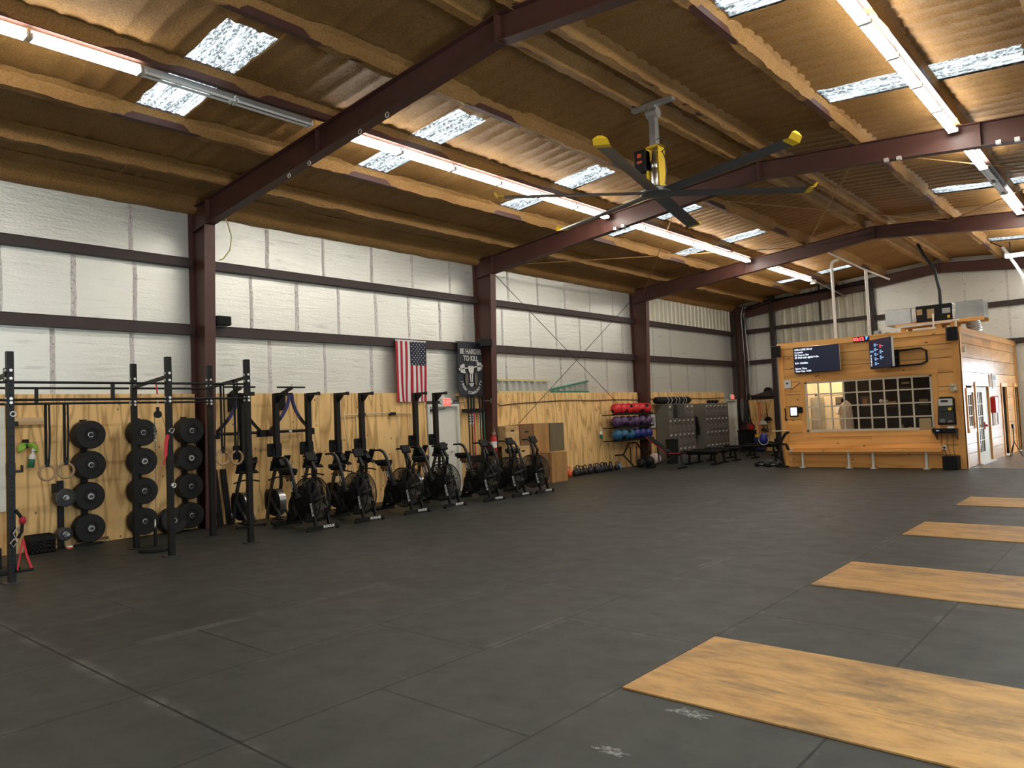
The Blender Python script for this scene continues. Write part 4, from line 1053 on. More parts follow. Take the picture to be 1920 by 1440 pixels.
t = thing('banner', (-13.26, 13.64, 3.03), 'charcoal hanging banner with white lettering and a barbell emblem', 'banner')
b = MB(); vs = []
for j in range(29):
    for i in range(9):
        y = -.44 + .88*i/8; z = -.70 + 1.40*j/28; vs.append((.012*sin(z*4+y*3) + (.03*sin((z+.7)*9) if z < -.45 else 0)*.5, y, z))
b.add(vs, [(j*9+i, j*9+i+1, (j+1)*9+i+1, (j+1)*9+i) for j in range(28) for i in range(8)]); b.build('cloth', M['banner'], t)
BX = .03
text('BE HARDER', .185, M['bannerwhite'], 'lettering', t, Vector((BX, .0, .45)), LW, sx=.80, bold=.005)
text('TO KILL', .185, M['bannerwhite'], 'lettering', t, Vector((BX, .0, .275)), LW, sx=.80, bold=.005)
word = 'IRON COMMUNITY'
lt = None
for i, chx in enumerate(word):
    if chx == ' ': continue
    a = radians(196 + 148*i/13 * 1.0); cy, cz_ = 0, -.20
    y, z = cy + .355*cos(a), cz_ + .40*sin(a)
    text(chx, .10, M['bannerwhite'], 'letter', t, Vector((BX, y, z)), LW @ Matrix.Rotation(a + pi/2, 3, 'Z'), bold=.003)
b = MB()
def E2(cy, cz_, w_, h_, rot, mb): 
    R = Matrix.Rotation(rot, 3, 'X'); mb.box((BX, cy, cz_), (.004, w_, h_), R)
tl = radians(7)
def bp(u, v): return (u*cos(tl) - v*sin(tl), .03 + u*sin(tl) + v*cos(tl))
p_ = bp(0, 0); E2(p_[0], p_[1]+.02, .78, .028, tl, b)
for s in (-1, 1):
    for k, (hh_, ww_) in enumerate(((.24, .05), (.22, .05), (.18, .045))):
        p_ = bp(s*(.25+.057*k), .02); E2(p_[0], p_[1], ww_, hh_, tl, b)
    p_ = bp(s*.42, .02); E2(p_[0], p_[1], .03, .06, tl, b)
for k in range(4): b.prism([(-.085+.045*k + .018*cos(q*pi/4), .065 + .032*sin(q*pi/4)) for q in range(8)], 'yz', BX-.002, BX+.004)
b.prism([(-.10, .045), (.10, .055), (.085, -.05), (.055, -.11), (-.04, -.11), (-.09, -.05)], 'yz', BX-.002, BX+.003)
for s in (-1, 1): b.prism([(s*.04-.018, -.12), (s*.04+.018, -.12), (s*.025+.014, -.32), (s*.025-.014, -.32)], 'yz', BX-.002, BX+.003)
for k in range(3): b.prism([(-.09+.02*k, -.36-.03*k), (.09-.02*k, -.345-.03*k), (.085-.02*k, -.365-.03*k), (-.085+.02*k, -.38-.03*k)], 'yz', BX-.002, BX+.003)
b.build('emblem', M['bannerwhite'], t, False)
b = MB()
for s in (-1, 1): b.prism([(s*.17 + .055*cos(q*pi/6), -.24 + .17*sin(q*pi/6)) for q in range(12)], 'yz', BX-.003, BX+.001)
b.build('emblem_leaves', M['bannergrey'], t, False)
MB().cyl((-.02, -.47, .70), (-.02, .60, .70), .012, 8).build('hanging_rod', M['black'], t)

def exit_sign(loc, label):
    t = thing('exit_sign', loc, label, 'exit sign')
    MB().bb(0, .05, -.15, .15, -.11, .11).build('housing', M['white'], t, False, .012)
    MB().bb(.05, .054, -.125, .125, -.085, .085).build('lit_face', M['exitred'], t, False)
    text('EXIT', .13, M['paper'], 'lettering', t, Vector((.056, 0, 0)), LW, bold=.003)
    for s in (-1, 1): MB().sph((.03, s*.18, .0), .035, 12, 8).build('emergency_lamp', M['white'], t)
exit_sign((-13.34, 12.80, 2.21), 'red exit sign above the first grey door'); exit_sign((-13.34, 28.95, 2.24), 'red exit sign above the far grey door in the corner')

# barbells standing in a wall rack right of the first door
t = thing('barbell_rack', (PF, 13.68, 0), 'wooden wall board with black holders for upright barbells by the first door', 'barbell rack')
MB().bb(0, .035, -.37, .36, 1.93, 2.05).build('board', M['lumber'], t, False)
for y in (-.22, .2): MB().bb(.035, .20, -.14+y, .14+y, 1.96, 2.03).build('upper_holder', M['black'], t, False, .006)
MB().bb(0, .22, -.34, .34, .70, .85).build('lower_holder', M['black'], t, False, .006)
for y, mcol, lab in ((13.40, 'black', 'black upright barbell nearest the grey door frame'), (13.51, 'iron', 'dark upright barbell second from the grey door frame'), (13.60, 'redstrap', 'upright barbell with a red shaft in the wall rack'), (13.82, 'rubber', 'black upright barbell right of the red one in the wall rack'), (13.96, 'limebar', 'upright barbell with a thin green shaft in the wall rack')):
    if mcol == 'limebar': mcol = 'green'
    t = thing('barbell', (-13.15, y, .10), lab, 'barbell', 'upright barbells by the first door')
    MB().cyl((0, 0, .42), (0, 0, 1.86), .0145, 12).build('shaft', M[mcol], t)
    for z0 in (0, 1.86): MB().cyl((0, 0, z0), (0, 0, z0+.42), .026, 14).build('sleeve', M['black'], t); MB().cyl((0, 0, .42 if z0 == 0 else 1.83), (0, 0, .45 if z0 == 0 else 1.86), .038, 14).build('collar', M['black'], t)
t = thing('notice', (PF, 13.68, 1.80), 'white paper notice with red heading behind the upright barbells', 'notice'); MB().bb(0, .004, -.1, .1, -.16, .16).build('sheet', M['paper'], t, False)
b = MB()
for i in range(3):
    for s in (-1, 1): b.bb(.004, .006, s*.05-.03, s*.05+.03, .02-.065*i, .055-.065*i)
b.build('diagrams', M['black'], t, False); MB().bb(.004, .006, -.09, .09, .10, .145).build('heading', M['red'], t, False)
t = thing('thermometer_sign', (PF, 14.03, 1.74), 'narrow white tube-shaped sign just left of the middle column', 'sign'); MB().prism([(-.045, -.21), (-.02, -.24), (.02, -.24), (.045, -.21), (.045, .22), (-.045, .22)], 'yz', 0, .004).build('backing', M['paper'], t, False); MB().bb(.004, .006, -.012, .012, -.17, .16).build('scale_bar', M['red'], t, False)

# conduit along the plywood with junction box
t = bpy.data.objects.new('conduit', None); COL.objects.link(t); t.location = (PF, 14.42, 2.2); t.parent = wl
MB().bb(.30, .36, -.3, -.2, -.05, .09).build('junction_box', M['galv'], t, False, .006)
b = MB(); pts = [(.28, -.1, .0), (.03, .35, -.10)] + [(.03, .35 + 13.5*i/20, -.10 + .10*min(1, i/3) + .012*sin(i*1.7)) for i in range(1, 21)]; b.tube(pts, .012, 6); b.build('cable_run', M['primerdark'], t)
b = MB(); b.tube([(.28, -.3, .02), (.06, -.42, .03), (.03, -1.35, .0)], .012, 6); b.build('cable_run', M['galv'], t)
b = MB(); b.cyl((.33, -.25, -.05), (.33, -.25, -2.15), .016, 8); b.build('riser_pipe', M['galv'], t)

# cream pipe frame on the plywood
t = thing('pipe_frame', (PF, 10.65, 0), 'cream plastic pipe frame hung on the plywood behind the rowers', 'frame')
b = MB(); b.tube([(.06, -.93 + 1.92*i/12, 1.955 + .035*sin(pi*i/12)) for i in range(13)], .013, 8); b.build('top_pipe', M['creampvc'], t)
for y, z1 in ((-.60, .95), (.58, .85)): MB().cyl((.06, y, 1.97), (.06, y, z1), .013, 8).build('drop_pipe', M['creampvc'], t)
for y0, y1_, z1 in ((-.93, -.72, .55), (.99, .99, 1.05)): MB().cyl((.06, y0, 1.95), (.06, y1_, z1), .011, 8).build('side_pipe', M['creampvc'], t)
for y in (-.44, .42): MB().bb(0, .10, y-.07, y+.07, 1.93, 2.0).build('holder', M['black'], t, False, .005)

# ladders lying on the ledger
def ladder(loc, L, z0, z1, n, mat, label):
    t = thing('ladder', loc, label, 'ladder')
    MB().bar([(0, 0, z0), (0, L, z1)], .03, .05, (1, 0, 0)).build('rail', mat, t, False); MB().bar([(0, 0, .03), (0, L, .03)], .03, .05, (1, 0, 0)).build('rail', mat, t, False)
    for i in range(n):
        u = (i+.6)/n; zz = z0+(z1-z0)*u; MB().bb(-.012, .012, L*u-.04, L*u+.04, .055, zz-.02).build('rung', M['aluminium'], t, False)
ladder((-13.43, 14.85, 2.44), 2.22, .35, .35, 8, M['fibreyellow'], 'pale yellow ladder lying on its side on the plywood ledge')
ladder((-13.43, 17.18, 2.44), 1.85, .10, .36, 7, M['fibregreen'], 'green tapering ladder lying on its side on the plywood ledge')

# fire extinguisher on the column
t = thing('fire_extinguisher', (-12.90, 14.02, .90), 'red fire extinguisher hung on the middle column', 'fire extinguisher')
MB().lathe([(0, 0), (.065, 0), (.075, .02), (.075, .34), (.05, .40), (.025, .42), (.025, .45), (0, .45)], n=20).build('cylinder', M['red'], t)
b = MB(); b.box((.02, 0, .49), (.10, .03, .03)); b.box((.03, 0, .455), (.09, .025, .015)); b.build('lever', M['steel'], t, False)
MB().tube([(.02, .03, .46), (.06, .08, .40), (.05, .09, .25), (.04, .08, .12)], .010, 6).build('hose', M['black'], t); MB().lathe([(.0755, .12), (.0765, .12), (.0765, .28), (.0755, .28)], n=20).build('label_band', M['paper'], t)
o = MB().box((0, 0, 0), (.10, .16, .55)).build('mat_roll', M['blackmat'], None, False, .02); o.location = (-12.95, 14.24, .30); tag(o, 'dark padded block on the middle column under the fire extinguisher', 'pad')

# plyo boxes
def plyo(y0, y1, z0, h, xf, depth, mat, label, slot=True, slot_face='x'):
    t = thing('jump_box', (xf-depth/2, (y0+y1)/2, z0), label, 'jump box', 'wooden jump boxes stacked by the middle column'); W_ = y1-y0
    b = MB(); e = .018
    b.bb(-depth/2, depth/2, -W_/2, W_/2, 0, e); b.bb(-depth/2, depth/2, -W_/2, W_/2, h-e, h); b.bb(-depth/2, -depth/2+e, -W_/2, W_/2, e, h-e); b.bb(depth/2-e, depth/2, -W_/2, W_/2, e, h-e); b.bb(-depth/2+e, depth/2-e, -W_/2, -W_/2+e, e, h-e); b.bb(-depth/2+e, depth/2-e, W_/2-e, W_/2, e, h-e)
    b.build('panels', mat, t, False, .003)
    if slot:
        b = MB(); b.prism([((.055 if q <= 90 else -.055) + .022*cos(radians(q)), h*.76 + .022*sin(radians(q))) for q in (-90, -45, 0, 45, 90, 91, 135, 180, 225, 269)], 'yz', depth/2-.001, depth/2+.0015); b.build('hand_slot', M['hole'], t, False)
    return t
plyo(14.30, 14.86, 0, .51, -12.36, .60, M['box2'], 'dark low wooden jump box at the bottom left corner of the stack')
plyo(14.42, 14.95, .512, .508, -12.50, .50, M['box1'], 'pale wooden jump box with a hand slot, middle of the left column')
plyo(14.99, 15.58, 0, .77, -12.36, .62, M['box2'], 'dark wooden jump box in the lower row behind the last fan bike', False)
plyo(15.62, 16.30, 0, .79, -12.32, .66, M['box3'], 'tan wooden jump box at the bottom right corner of the stack', False)
plyo(14.40, 14.93, 1.022, .53, -12.82, .48, M['box1'], 'pale wooden jump box with a slot at the top left of the stack')
plyo(14.97, 15.50, .772, .79, -12.82, .50, M['box2'], 'dark brown jump box with a slot, second in the top row')
plyo(15.52, 16.16, .792, .785, -12.80, .50, M['box3'], 'tan jump box without a slot, third in the top row', False)
plyo(16.20, 16.84, .792, .775, -12.80, .50, M['box4'], 'grey-green weathered jump box at the top right of the stack', False)
# kettlebells
def make_kb(mat, s, loc, label):
    t = thing('kettlebell', loc, label, 'kettlebell', 'kettlebells in a row along the plywood')
    MB().lathe([(0, 0), (.05*s, 0), (.085*s, .03*s), (.10*s, .085*s), (.09*s, .14*s), (.06*s, .18*s), (0, .19*s)], n=20).build('ball', mat, t)
    MB().tube([(0, -.055*s, .15*s), (0, -.068*s, .21*s), (0, -.05*s, .255*s), (0, 0, .27*s), (0, .05*s, .255*s), (0, .068*s, .21*s), (0, .055*s, .15*s)], .0155*s, 8).build('handle', mat, t)
KB = [('orange', 1.05, 'orange'), ('iron', .95, 'black'), ('iron', 1.1, 'black'), ('iron', 1.0, 'black'), ('iron', 1.05, 'black'), ('iron', 1.0, 'black'), ('kblue', 1.05, 'navy blue'), ('iron', 1.1, 'black'), ('kblue', .95, 'navy blue'), ('iron', 1.1, 'black'), ('iron', 1.0, 'black'), ('iron', 1.05, 'black'), ('iron', .95, 'black'), ('iron', .95, 'black'), ('kcyan', .85, 'light blue')]
for i, (m_, s, nm) in enumerate(KB):
    lab = {'orange': 'orange kettlebell at the left end of the row by the jump boxes', 'kcyan': None}.get(m_)
    if nm == 'light blue': lab = 'small light blue kettlebell at the right end of the row'
    if lab is None: lab = '%s kettlebell, %s from the left in the row along the plywood' % (nm, ORD[i] if i < 14 else 'fifteenth')
    make_kb(M[m_], s, (-13.02 + .05*(i % 2) - (.0 if i % 3 else .06), 17.34 + .182*i, 0), lab)
make_kb(M['iron'], .95, (-13.22, 18.86, 0), 'black kettlebell standing behind the front row, nearer the plywood'); make_kb(M['iron'], .95, (-13.22, 19.41, 0), 'black kettlebell behind the right half of the row, against the plywood')

# medicine balls on a three tier wall rack
t = thing('ball_rack', (PF, 20.55, 0), 'three-tier black wall shelf holding red, purple and blue balls', 'ball rack')
for z in (1.73, 1.325, .915):
    b = MB(); b.bb(.42, .60, -1.04, 1.10, z-.03, z-.012); b.bb(.59, .605, -1.06, 1.10, z-.03, z+.035); b.bb(.40, .42, -1.04, 1.10, z-.03, z+.02); b.build('shelf', M['black'], t, False)
    for s in (-1, 1): MB().bar([(0, s*.95, z-.02), (.42, s*.95, z-.02)], .03, .03).build('arm', M['black'], t, False)
def ball(loc, m_, label, grp, ang):
    t = thing('medicine_ball', loc, label, 'ball', grp)
    MB().sph((0, 0, 0), .172, 28, 18).build('skin', m_, t)
    for k in range(2):
        d = Vector((cos(ang+k*2.2)*.8, sin(ang+k*2.2)*.8, .45*(-1)**k)).normalized(); b = MB(); u = d.orthogonal().normalized(); w_ = d.cross(u); vs = [d*.1745]
        for rr in (.35, .6):
            for i in range(16):
                a = 2*pi*i/16; vs.append((d*cos(rr*.75) + (u*cos(a) + w_*sin(a)*.7)*sin(rr*.75)).normalized()*.1742)
        fs = [(0, 1+i, 1+(i+1) % 16) for i in range(16)] + [(1+i, 17+i, 17+(i+1) % 16, 1+(i+1) % 16) for i in range(16)]
        b.add(vs, fs).build('panel_patch', M['blackmat'], t)
for z, nm, mats, tier in ((1.905, 'red', ['redballs']*6, 'top'), (1.50, 'purple', ['purple']*6, 'middle'), (1.09, 'blue', ['teal', 'teal', 'teal', 'navy', 'navy', 'navy'], 'bottom')):
    for i in range(6):
        cn = {'redballs': 'red', 'purple': 'purple', 'teal': 'teal blue', 'navy': 'dark blue'}[mats[i]]
        ball((-12.85, 19.62 + .362*i, z), M[mats[i]], '%s medicine ball, %s from the left on the %s shelf' % (cn, ORD[i], tier), 'medicine balls on the %s shelf' % tier, .3 + i*1.9 + z)
s_ = spray((-13.22, 19.28, 1.0), 'green and white spray bottle hung left of the blue balls', M['green'])
# hex bar leaning on the plywood
t = thing('hex_bar', (-12.98, 20.6, 0), 'black hexagonal trap bar standing against the plywood under the ball rack', 'trap bar')
b = MB(); hx = [(-.42, .44), (.0, .79), (.42, .79), (.80, .46), (.42, .03), (.12, .03)]
for i in range(6): b.bar([(-.10*(hx[i][1]), hx[i][0], hx[i][1]), (-.10*(hx[(i+1) % 6][1]), hx[(i+1) % 6][0], hx[(i+1) % 6][1])], .035, .035, (1, 0, 0))
b.build('hex_frame', M['black'], t, False)
for y0, y1_ in ((-.42, -.86), (.80, 1.25)): MB().cyl((-.045, y0, .45), (-.045, y1_, .45), .025, 12).build('sleeve', M['black'], t)
for y in (.02, .38): MB().bar([(-.05, y-.0, .15), (-.05, y, .68)], .028, .028).build('handle', M['greysteel'], t, False)
for y, r, x, m_, lab in ((20.72, .145, -12.72, 'rubber', 'black slam ball on the floor in front of the trap bar'), (21.18, .175, -12.70, 'rubber', 'larger black slam ball beside the pale ball'), (21.58, .205, -12.72, 'pinkwhite', 'pale pinkish worn leather ball on the floor by the incline bench')):
    o = MB().sph((0, 0, 0), r, 24, 16).build('slam_ball', M[m_]); o.location = (x, y, r); tag(o, lab, 'ball', None)
# poster
t = thing('framed_poster', (PF+.002, 22.62, 1.45), 'narrow black framed poster between the ball rack and the lockers', 'poster'); MB().bb(0, .02, -.19, .19, -.26, .26).build('frame', M['black'], t, False); MB().bb(.02, .023, -.16, .16, -.23, .23).build('print', M['paper'], t, False); MB().bb(.023, .024, -.07, .07, -.16, .14).build('figure', M['galv'], t, False)

# lockers
def locker(y0, y1, zt, xf, label, open_door=False, seed=0):
    t = thing('locker_unit', (xf, y0, 0), label, 'locker', 'grey steel locker banks'); W_ = y1-y0; D = .50; rnd = random.Random(seed)
    b = MB(); b.bb(-D, -.02, 0, W_, 0, zt)
    b.build('body', M['locker'], t, False, .004)
    cw = W_/6; rh = (zt-.06)/4
    for r in range(4):
        for c in range(6):
            ya, yb = cw*c+.012, cw*(c+1)-.012; za, zb = .05+rh*r+.01, .05+rh*(r+1)-.012
            op = open_door and r == 3 and c == 1
            if op:
                MB().bb(-.019, -.012, ya, yb, za, zb).build('open_compartment', M['lockerdark'], t, False)
                d = MB().bb(0, .29, yb, yb+.018, za, zb).build('door', M['locker'], t, False); MB().bb(.1, .14, yb-.006, yb, za+.12, za+.3).build('latch', M['steel'], d, False); continue
            d = MB().bb(-.02, 0.0, ya, yb, za, zb).build('door', M['locker'], t, False, .003)
            MB().bb(0, .004, ya+cw*.14, ya+cw*.52, zb-.10, zb-.055).build('number_plate', M['paper'], d, False)
            k = MB(); k.bb(0, .008, ya+cw*.24, ya+cw*.40, zb-.20, zb-.145); k.build('lock', M['lockerdark'], d, False)
            k = MB(); k.bb(0, .004, ya+cw*.62, ya+cw*.70, zb-.27, zb-.06); k.build('handle_recess', M['lockerdark'], d, False)
            k = MB(); k.bb(0, .003, ya+cw*.22, ya+cw*.44, zb-.30, zb-.285); k.build('vent_slot', M['galv'], d, False)
locker(22.78, 24.66, 2.01, -12.80, 'grey steel locker bank with one open door under the long black bag', True, 1)
locker(25.52, 27.42, 2.0, -12.80, 'grey steel locker bank beside the far grey door', False, 2)
t = thing('sandbag', (-13.05, 22.35, 2.14), 'long black sandbag with pale stripes lying on top of the first lockers', 'sandbag')
b = MB(); b.lathe([(0, 0), (.08, .0), (.12, .06), (.125, .3), (.122, 1.0), (.128, 1.7), (.125, 2.3), (.10, 2.4), (0, 2.42)], ax='y', n=20); b.build('bag_body', M['blackmat'], t)
for y in (.72, .95, 1.28, 1.5, 1.8, 2.0): MB().torus((0, y, 0), .126, .008, 'y', 24, 6).build('stripe', M['paper'], t)
for y in (26.2, 26.5, 26.78):
    o = MB().sph((0, 0, 0), .10, 14, 10, (1, 1.3, .62)).build('workout_glove', M['blackmat']); o.location = (-12.98, y, 2.062); tag(o, {26.2: 'black lump of gear on the second lockers, left one of three', 26.5: 'black lump of gear on the second lockers, middle one of three', 26.78: 'black lump of gear on the second lockers, right one of three'}[y], 'glove', 'black gear on the second lockers')
t = thing('jacket', (-13.12, 25.10, 0), 'black jacket hanging on the wall between the two locker banks', 'jacket')
b = MB(); b.lathe([(.02, 1.70), (.10, 1.66), (.17, 1.50), (.19, 1.2), (.20, .9), (.17, .72), (.05, .70)], n=16); b.v = [(x*.6, y, z) for x, y, z in b.v]; b.build('jacket_body', M['blackmat'], t)
MB().bar([(.06, .14, 1.52), (.10, .20, 1.1), (.10, .2, .85)], .10, .08, (0, 1, 0)).build('sleeve', M['blackmat'], t); MB().bb(-.20, .0, -.02, .02, 1.70, 1.78).build('coat_hook', M['paper'], t, False)
t = thing('storage_bin', (-12.55, 22.45, 0), 'black bin standing behind the incline bench by the lockers', 'bin'); MB().lathe([(.19, 0), (.20, .02), (.235, .80), (.245, .82), (.225, .82), (.18, .03), (0, .03)], n=4).build('bin_body', M['blackmat'], t, False)

# benches
t = thing('incline_bench', (-11.70, 20.62, 0), 'black incline bench with red piping standing before the lockers', 'bench')
back = [(.06, 0, .47), (-.66, 0, .99)]; seat = [(.10, 0, .455), (.52, 0, .47)]
MB().bar(back, .28, .07).build('back_pad', M['blackmat'], t, False, .015); MB().bar(seat, .27, .07).build('seat_pad', M['blackmat'], t, False, .015)
for s in (-1, 1): MB().tube([(.05, s*.143, .465), (-.66, s*.143, .985)], .009, 6).build('piping', M['redstrap'], t); MB().tube([(.10, s*.138, .458), (.53, s*.138, .472)], .009, 6).build('piping', M['redstrap'], t)
b = MB(); b.bar([(-.60, 0, .06), (-.25, 0, .18), (.40, 0, .42)], .05, .05); b.build('main_beam', M['greysteel'], t, False); MB().bar([(.45, 0, .43), (.50, 0, .06)], .045, .045).build('front_leg', M['greysteel'], t, False)
MB().bar([(-.60, -.26, .03), (-.60, .26, .03)], .06, .05, (1, 0, 0)).build('rear_foot', M['black'], t, False); MB().bar([(.50, -.26, .03), (.50, .26, .03)], .06, .05, (1, 0, 0)).build('front_foot', M['black'], t, False); MB().bar([(-.30, 0, .20), (-.34, 0, .72)], .03, .03).build('ladder_brace', M['black'], t, False)
def make_bench(label):
    t = thing('flat_bench', (0, 0, 0), label, 'bench', 'black flat benches in front of the lockers')
    MB().bb(-.62, .62, -.15, .15, .385, .455).build('pad', M['blackmat'], t, False, .018); MB().bb(-.55, .55, -.03, .03, .32, .385).build('beam', M['black'], t, False)
    for s in (-1, 1): MB().bar([(s*.42, 0, .33), (s*.46, 0, .05)], .05, .06).build('leg', M['black'], t, False); MB().bar([(s*.46, -.27, .03), (s*.46, .27, .03)], .06, .05, (1, 0, 0)).build('foot', M['black'], t, False)
    return t
bn = None
for i, (x, y, nm) in enumerate(((-11.33, 22.15, 'first'), (-11.42, 23.0, 'second'), (-11.45, 23.95, 'third'), (-11.32, 25.2, 'fourth'), (-11.15, 26.5, 'fifth and farthest'))):
    lab = 'black flat bench, %s beyond the incline bench' % nm
    if bn is None: bn = make_bench(lab); bn.location = (x, y, 0)
    else: dup(bn, (x, y, 0), lab)

# ---- far corner
YB = Y1 - .18
t = thing('electrical_panel', (-13.08, YB-.01, 1.65), 'grey electrical panel with loose wires in the far corner', 'electrical panel'); MB().bb(-.14, .16, -.14, 0, -.5, .42).build('cabinet', M['greysteel'], t, False, .006); MB().bb(-.12, .14, -.146, -.14, -.46, .38).build('panel_door', M['greysteel'], t, False)
for k in range(3): MB().tube([(-.1+.05*k, -.16, .5), (-.12+.06*k, -.18, .1), (-.08+.02*k, -.17, -.3), (-.04, -.17, -.42)], .008, 6).build('wire', M['galv'], t)
t = bpy.data.objects.new('conduit', None); COL.objects.link(t); t.location = (-13.05, YB, 2.1); t.parent = wb
for k, dx in enumerate((0, .07, .16, .24)): MB().tube([(dx, -.04, 0), (dx+.01, -.05, 1.8), (dx-.03*k, -.05, 3.5), (dx-.03*k+.1, -.04, 3.85)], .02, 8).build('pipe', M['galv' if k % 2 else 'primerdark'], t)
b = MB(); b.tube([(.15, -.05, 3.7), (1.0, -.06, 3.95), (3.0, -.10, 4.0), (5.0, -.10, 4.1)], .03, 8); b.tube([(.1, -.05, 3.6), (.9, -.06, 3.8), (2.2, -.1, 4.0), (4.9, -.12, 4.2)], .02, 8); b.build('roof_cable', M['black'], t)
t = thing('dark_bundle', (-12.4, YB-.03, 2.24), 'dark tapered bundle and round cap lying on the back wall girt', 'bundle'); MB().prism([(-.62, 0), (.52, -.06), (.52, .22), (.3, .16), (-.2, .04), (-.62, .04)], 'xz', -.14, 0).build('tapered_roll', M['primerdark'], t, False, .01); MB().lathe([(0, -.12), (.16, -.12), (.16, 0), (0, 0)], (.36, 0, .16), 'y', 24).build('round_cap', M['hole'], t)
o = MB().sph((0, 0, 0), .06, 14, 10).build('dome_camera', M['black']); o.location = (-12.86, YB+.02-.06, 2.30); tag(o, 'small black dome on the back wall girt near the corner', 'camera')
t = thing('garden_trimmer', (-12.88, YB, 0), 'black pole tool with a red round head hanging in the far corner', 'tool'); MB().cyl((-.06, -.05, 2.15), (.03, -.05, 1.25), .02, 8).build('pole', M['black'], t); MB().bar([(.02, -.05, 1.3), (.05, -.05, 1.0)], .05, .05).build('neck', M['black'], t, False); MB().lathe([(0, -.05), (.10, -.05), (.115, -.02), (.10, .02), (0, .03)], (.05, -.05, .98), 'y', 20).build('head', M['red'], t); MB().lathe([(.105, -.03), (.145, -.03), (.145, .0), (.105, .0)], (.05, -.05, .98), 'y', 24).build('guard', M['black'], t)
for k, (x, m_, z0, lab) in enumerate(((-12.50, 'orange', .55, 'orange broom handle, leftmost hanging on the back plywood'), (-12.43, 'orange', .6, 'second orange broom handle hanging on the back plywood'), (-12.34, 'lumber', .6, 'pale wooden broom handle hanging on the back plywood'), (-12.26, 'lumber', .62, 'pale broom handle beside the white dustpan'), (-12.17, 'black', .9, 'black broom handle, rightmost on the back plywood'))):
    t = thing('broom', (x, YB, 0), lab, 'broom', 'brooms on the back plywood'); MB().cyl((0, -.04, z0), (0, -.04, 2.0), .014, 8).build('broom_handle', M[m_], t); MB().bb(-.05, .05, -.08, -.01, z0-.14, z0).build('broom_head', M['bannergrey'], t, False, .01); MB().cyl((0, -.04, 2.0), (0, -.04, 2.06), .017, 8).build('handle_cap', M['paper'], t)
def dustpan(x, z, m_, s, lab):
    t = thing('dustpan', (x, YB-.09, z), lab, 'dustpan'); b = MB(); b.prism([(.17*s*cos(radians(a)), .17*s*sin(radians(a))) for a in range(0, 181, 20)], 'xz', -.03, .0); b.build('pan', m_, t, False, .008); MB().bar([(0, -.015, .16*s), (0, -.015, .30*s)], .03, .02).build('handle', m_, t, False)
dustpan(-12.31, 1.06, M['white'], 1.0, 'white dustpan hanging on the back plywood'); dustpan(-12.10, 1.22, M['black'], .95, 'black dustpan hanging at the right of the brooms'); dustpan(-12.29, .80, M['greysteel'], .8, 'small grey dustpan below the white one')
t = thing('storage_bin', (-12.92, YB-.32, 0), 'tall black bin on the floor in the far corner', 'bin'); b = MB(); b.prism([(-.26, 0), (.26, 0), (.30, .84), (-.30, .84)], 'xz', -.22, .22); b.build('bin_body', M['blackmat'], t, False, .01); MB().bb(-.32, .32, -.24, .24, .82, .86).build('rim', M['black'], t, False, .006); MB().bb(-.08, .08, -.1, .1, .86, .90).build('lid_handle', M['black'], t, False)
t = thing('mop_bucket', (-12.38, YB-.32, 0), 'blue mop bucket with a yellow wringer beside the black bin', 'bucket'); b = MB(); b.prism([(-.17, .06), (.17, .06), (.20, .56), (-.20, .56)], 'xz', -.18, .18); b.build('tub', M['kblue'], t, False, .01); MB().bb(-.15, .15, -.15, .15, .56, .68).build('wringer', M['yellow'], t, False, .01)
for sx in (-1, 1): MB().cyl((sx*.12, -.1, .03), (sx*.12, .1, .03), .03, 10).build('caster', M['black'], t)
# ================================================================== CABIN
CY, CX0, CX1, CZ = 21.65, -8.45, -3.83, 3.56
def sx(y): return CX1 + .18*(y - CY)/8.05
WX0, WX1, WZ0, WZ1 = -7.74, -4.50, 1.00, 2.42
b = MB(); rnd = random.Random(5)
zz = [0, .36, .60, .98, 1.36, 1.74, 2.09, 2.45, 2.83, 3.19, 3.44]
for za, zb in zip(zz[:-1], zz[1:]):
    segs = [(CX0, CX1)]
    if zb > WZ0 and za < WZ1: segs = [(CX0, WX0), (WX1, CX1)]
    for a, c in segs:
        cuts = [a]
        if c-a > 2: cuts.append(a + (c-a)*rnd.uniform(.35, .65))
        cuts.append(c)
        for p, q in zip(cuts[:-1], cuts[1:]): b.bb(p+.003, q-.003, CY, CY+.03, za+.006, zb-.006)
cf_ = struct(b.build('wall_cabin_front', M['pine'], smooth=False))
# boards above and below the window that the rows left open
b = MB(); b.bb(WX0, WX1, CY+.001, CY+.03, .98, WZ0); b.bb(WX0, WX1, CY+.001, CY+.03, WZ1, 2.45); b.bb(CX0+.02, CX1-.02, CY+.03, CY+.05, 0, WZ0-.02); b.bb(CX0+.02, CX1-.02, CY+.03, CY+.05, WZ1+.02, 3.44); b.bb(CX0+.02, WX0-.02, CY+.03, CY+.05, WZ0-.02, WZ1+.02); b.bb(WX1+.02, CX1-.02, CY+.03, CY+.05, WZ0-.02, WZ1+.02)
b.build('backing', M['box2'], cf_, False)
for x0, x1 in ((CX0-.02, CX0+.13), (CX1-.17, CX1+.02)): MB().bb(x0, x1, CY-.03, CY, 0, 3.44).build('corner_board', M['pinez'], cf_, False)
b = MB(); b.bb(CX0-.03, CX1+.03, CY-.035, CY, 3.44, CZ); b.bb(CX0-.03, CX1+.03, CY-.035, CY+.12, CZ, CZ+.03); b.build('top_board', M['pine'], cf_, False)
b = MB(); b.bb(CX0+.2, -6.05, CY-.02, CY, .66, .93); b.bb(-6.045, -4.35, CY-.02, CY, .66, .93); b.bb(CX0+.15, -4.3, CY-.02, CY, .53, .655); b.build('apron_board', M['pine'], cf_, False)
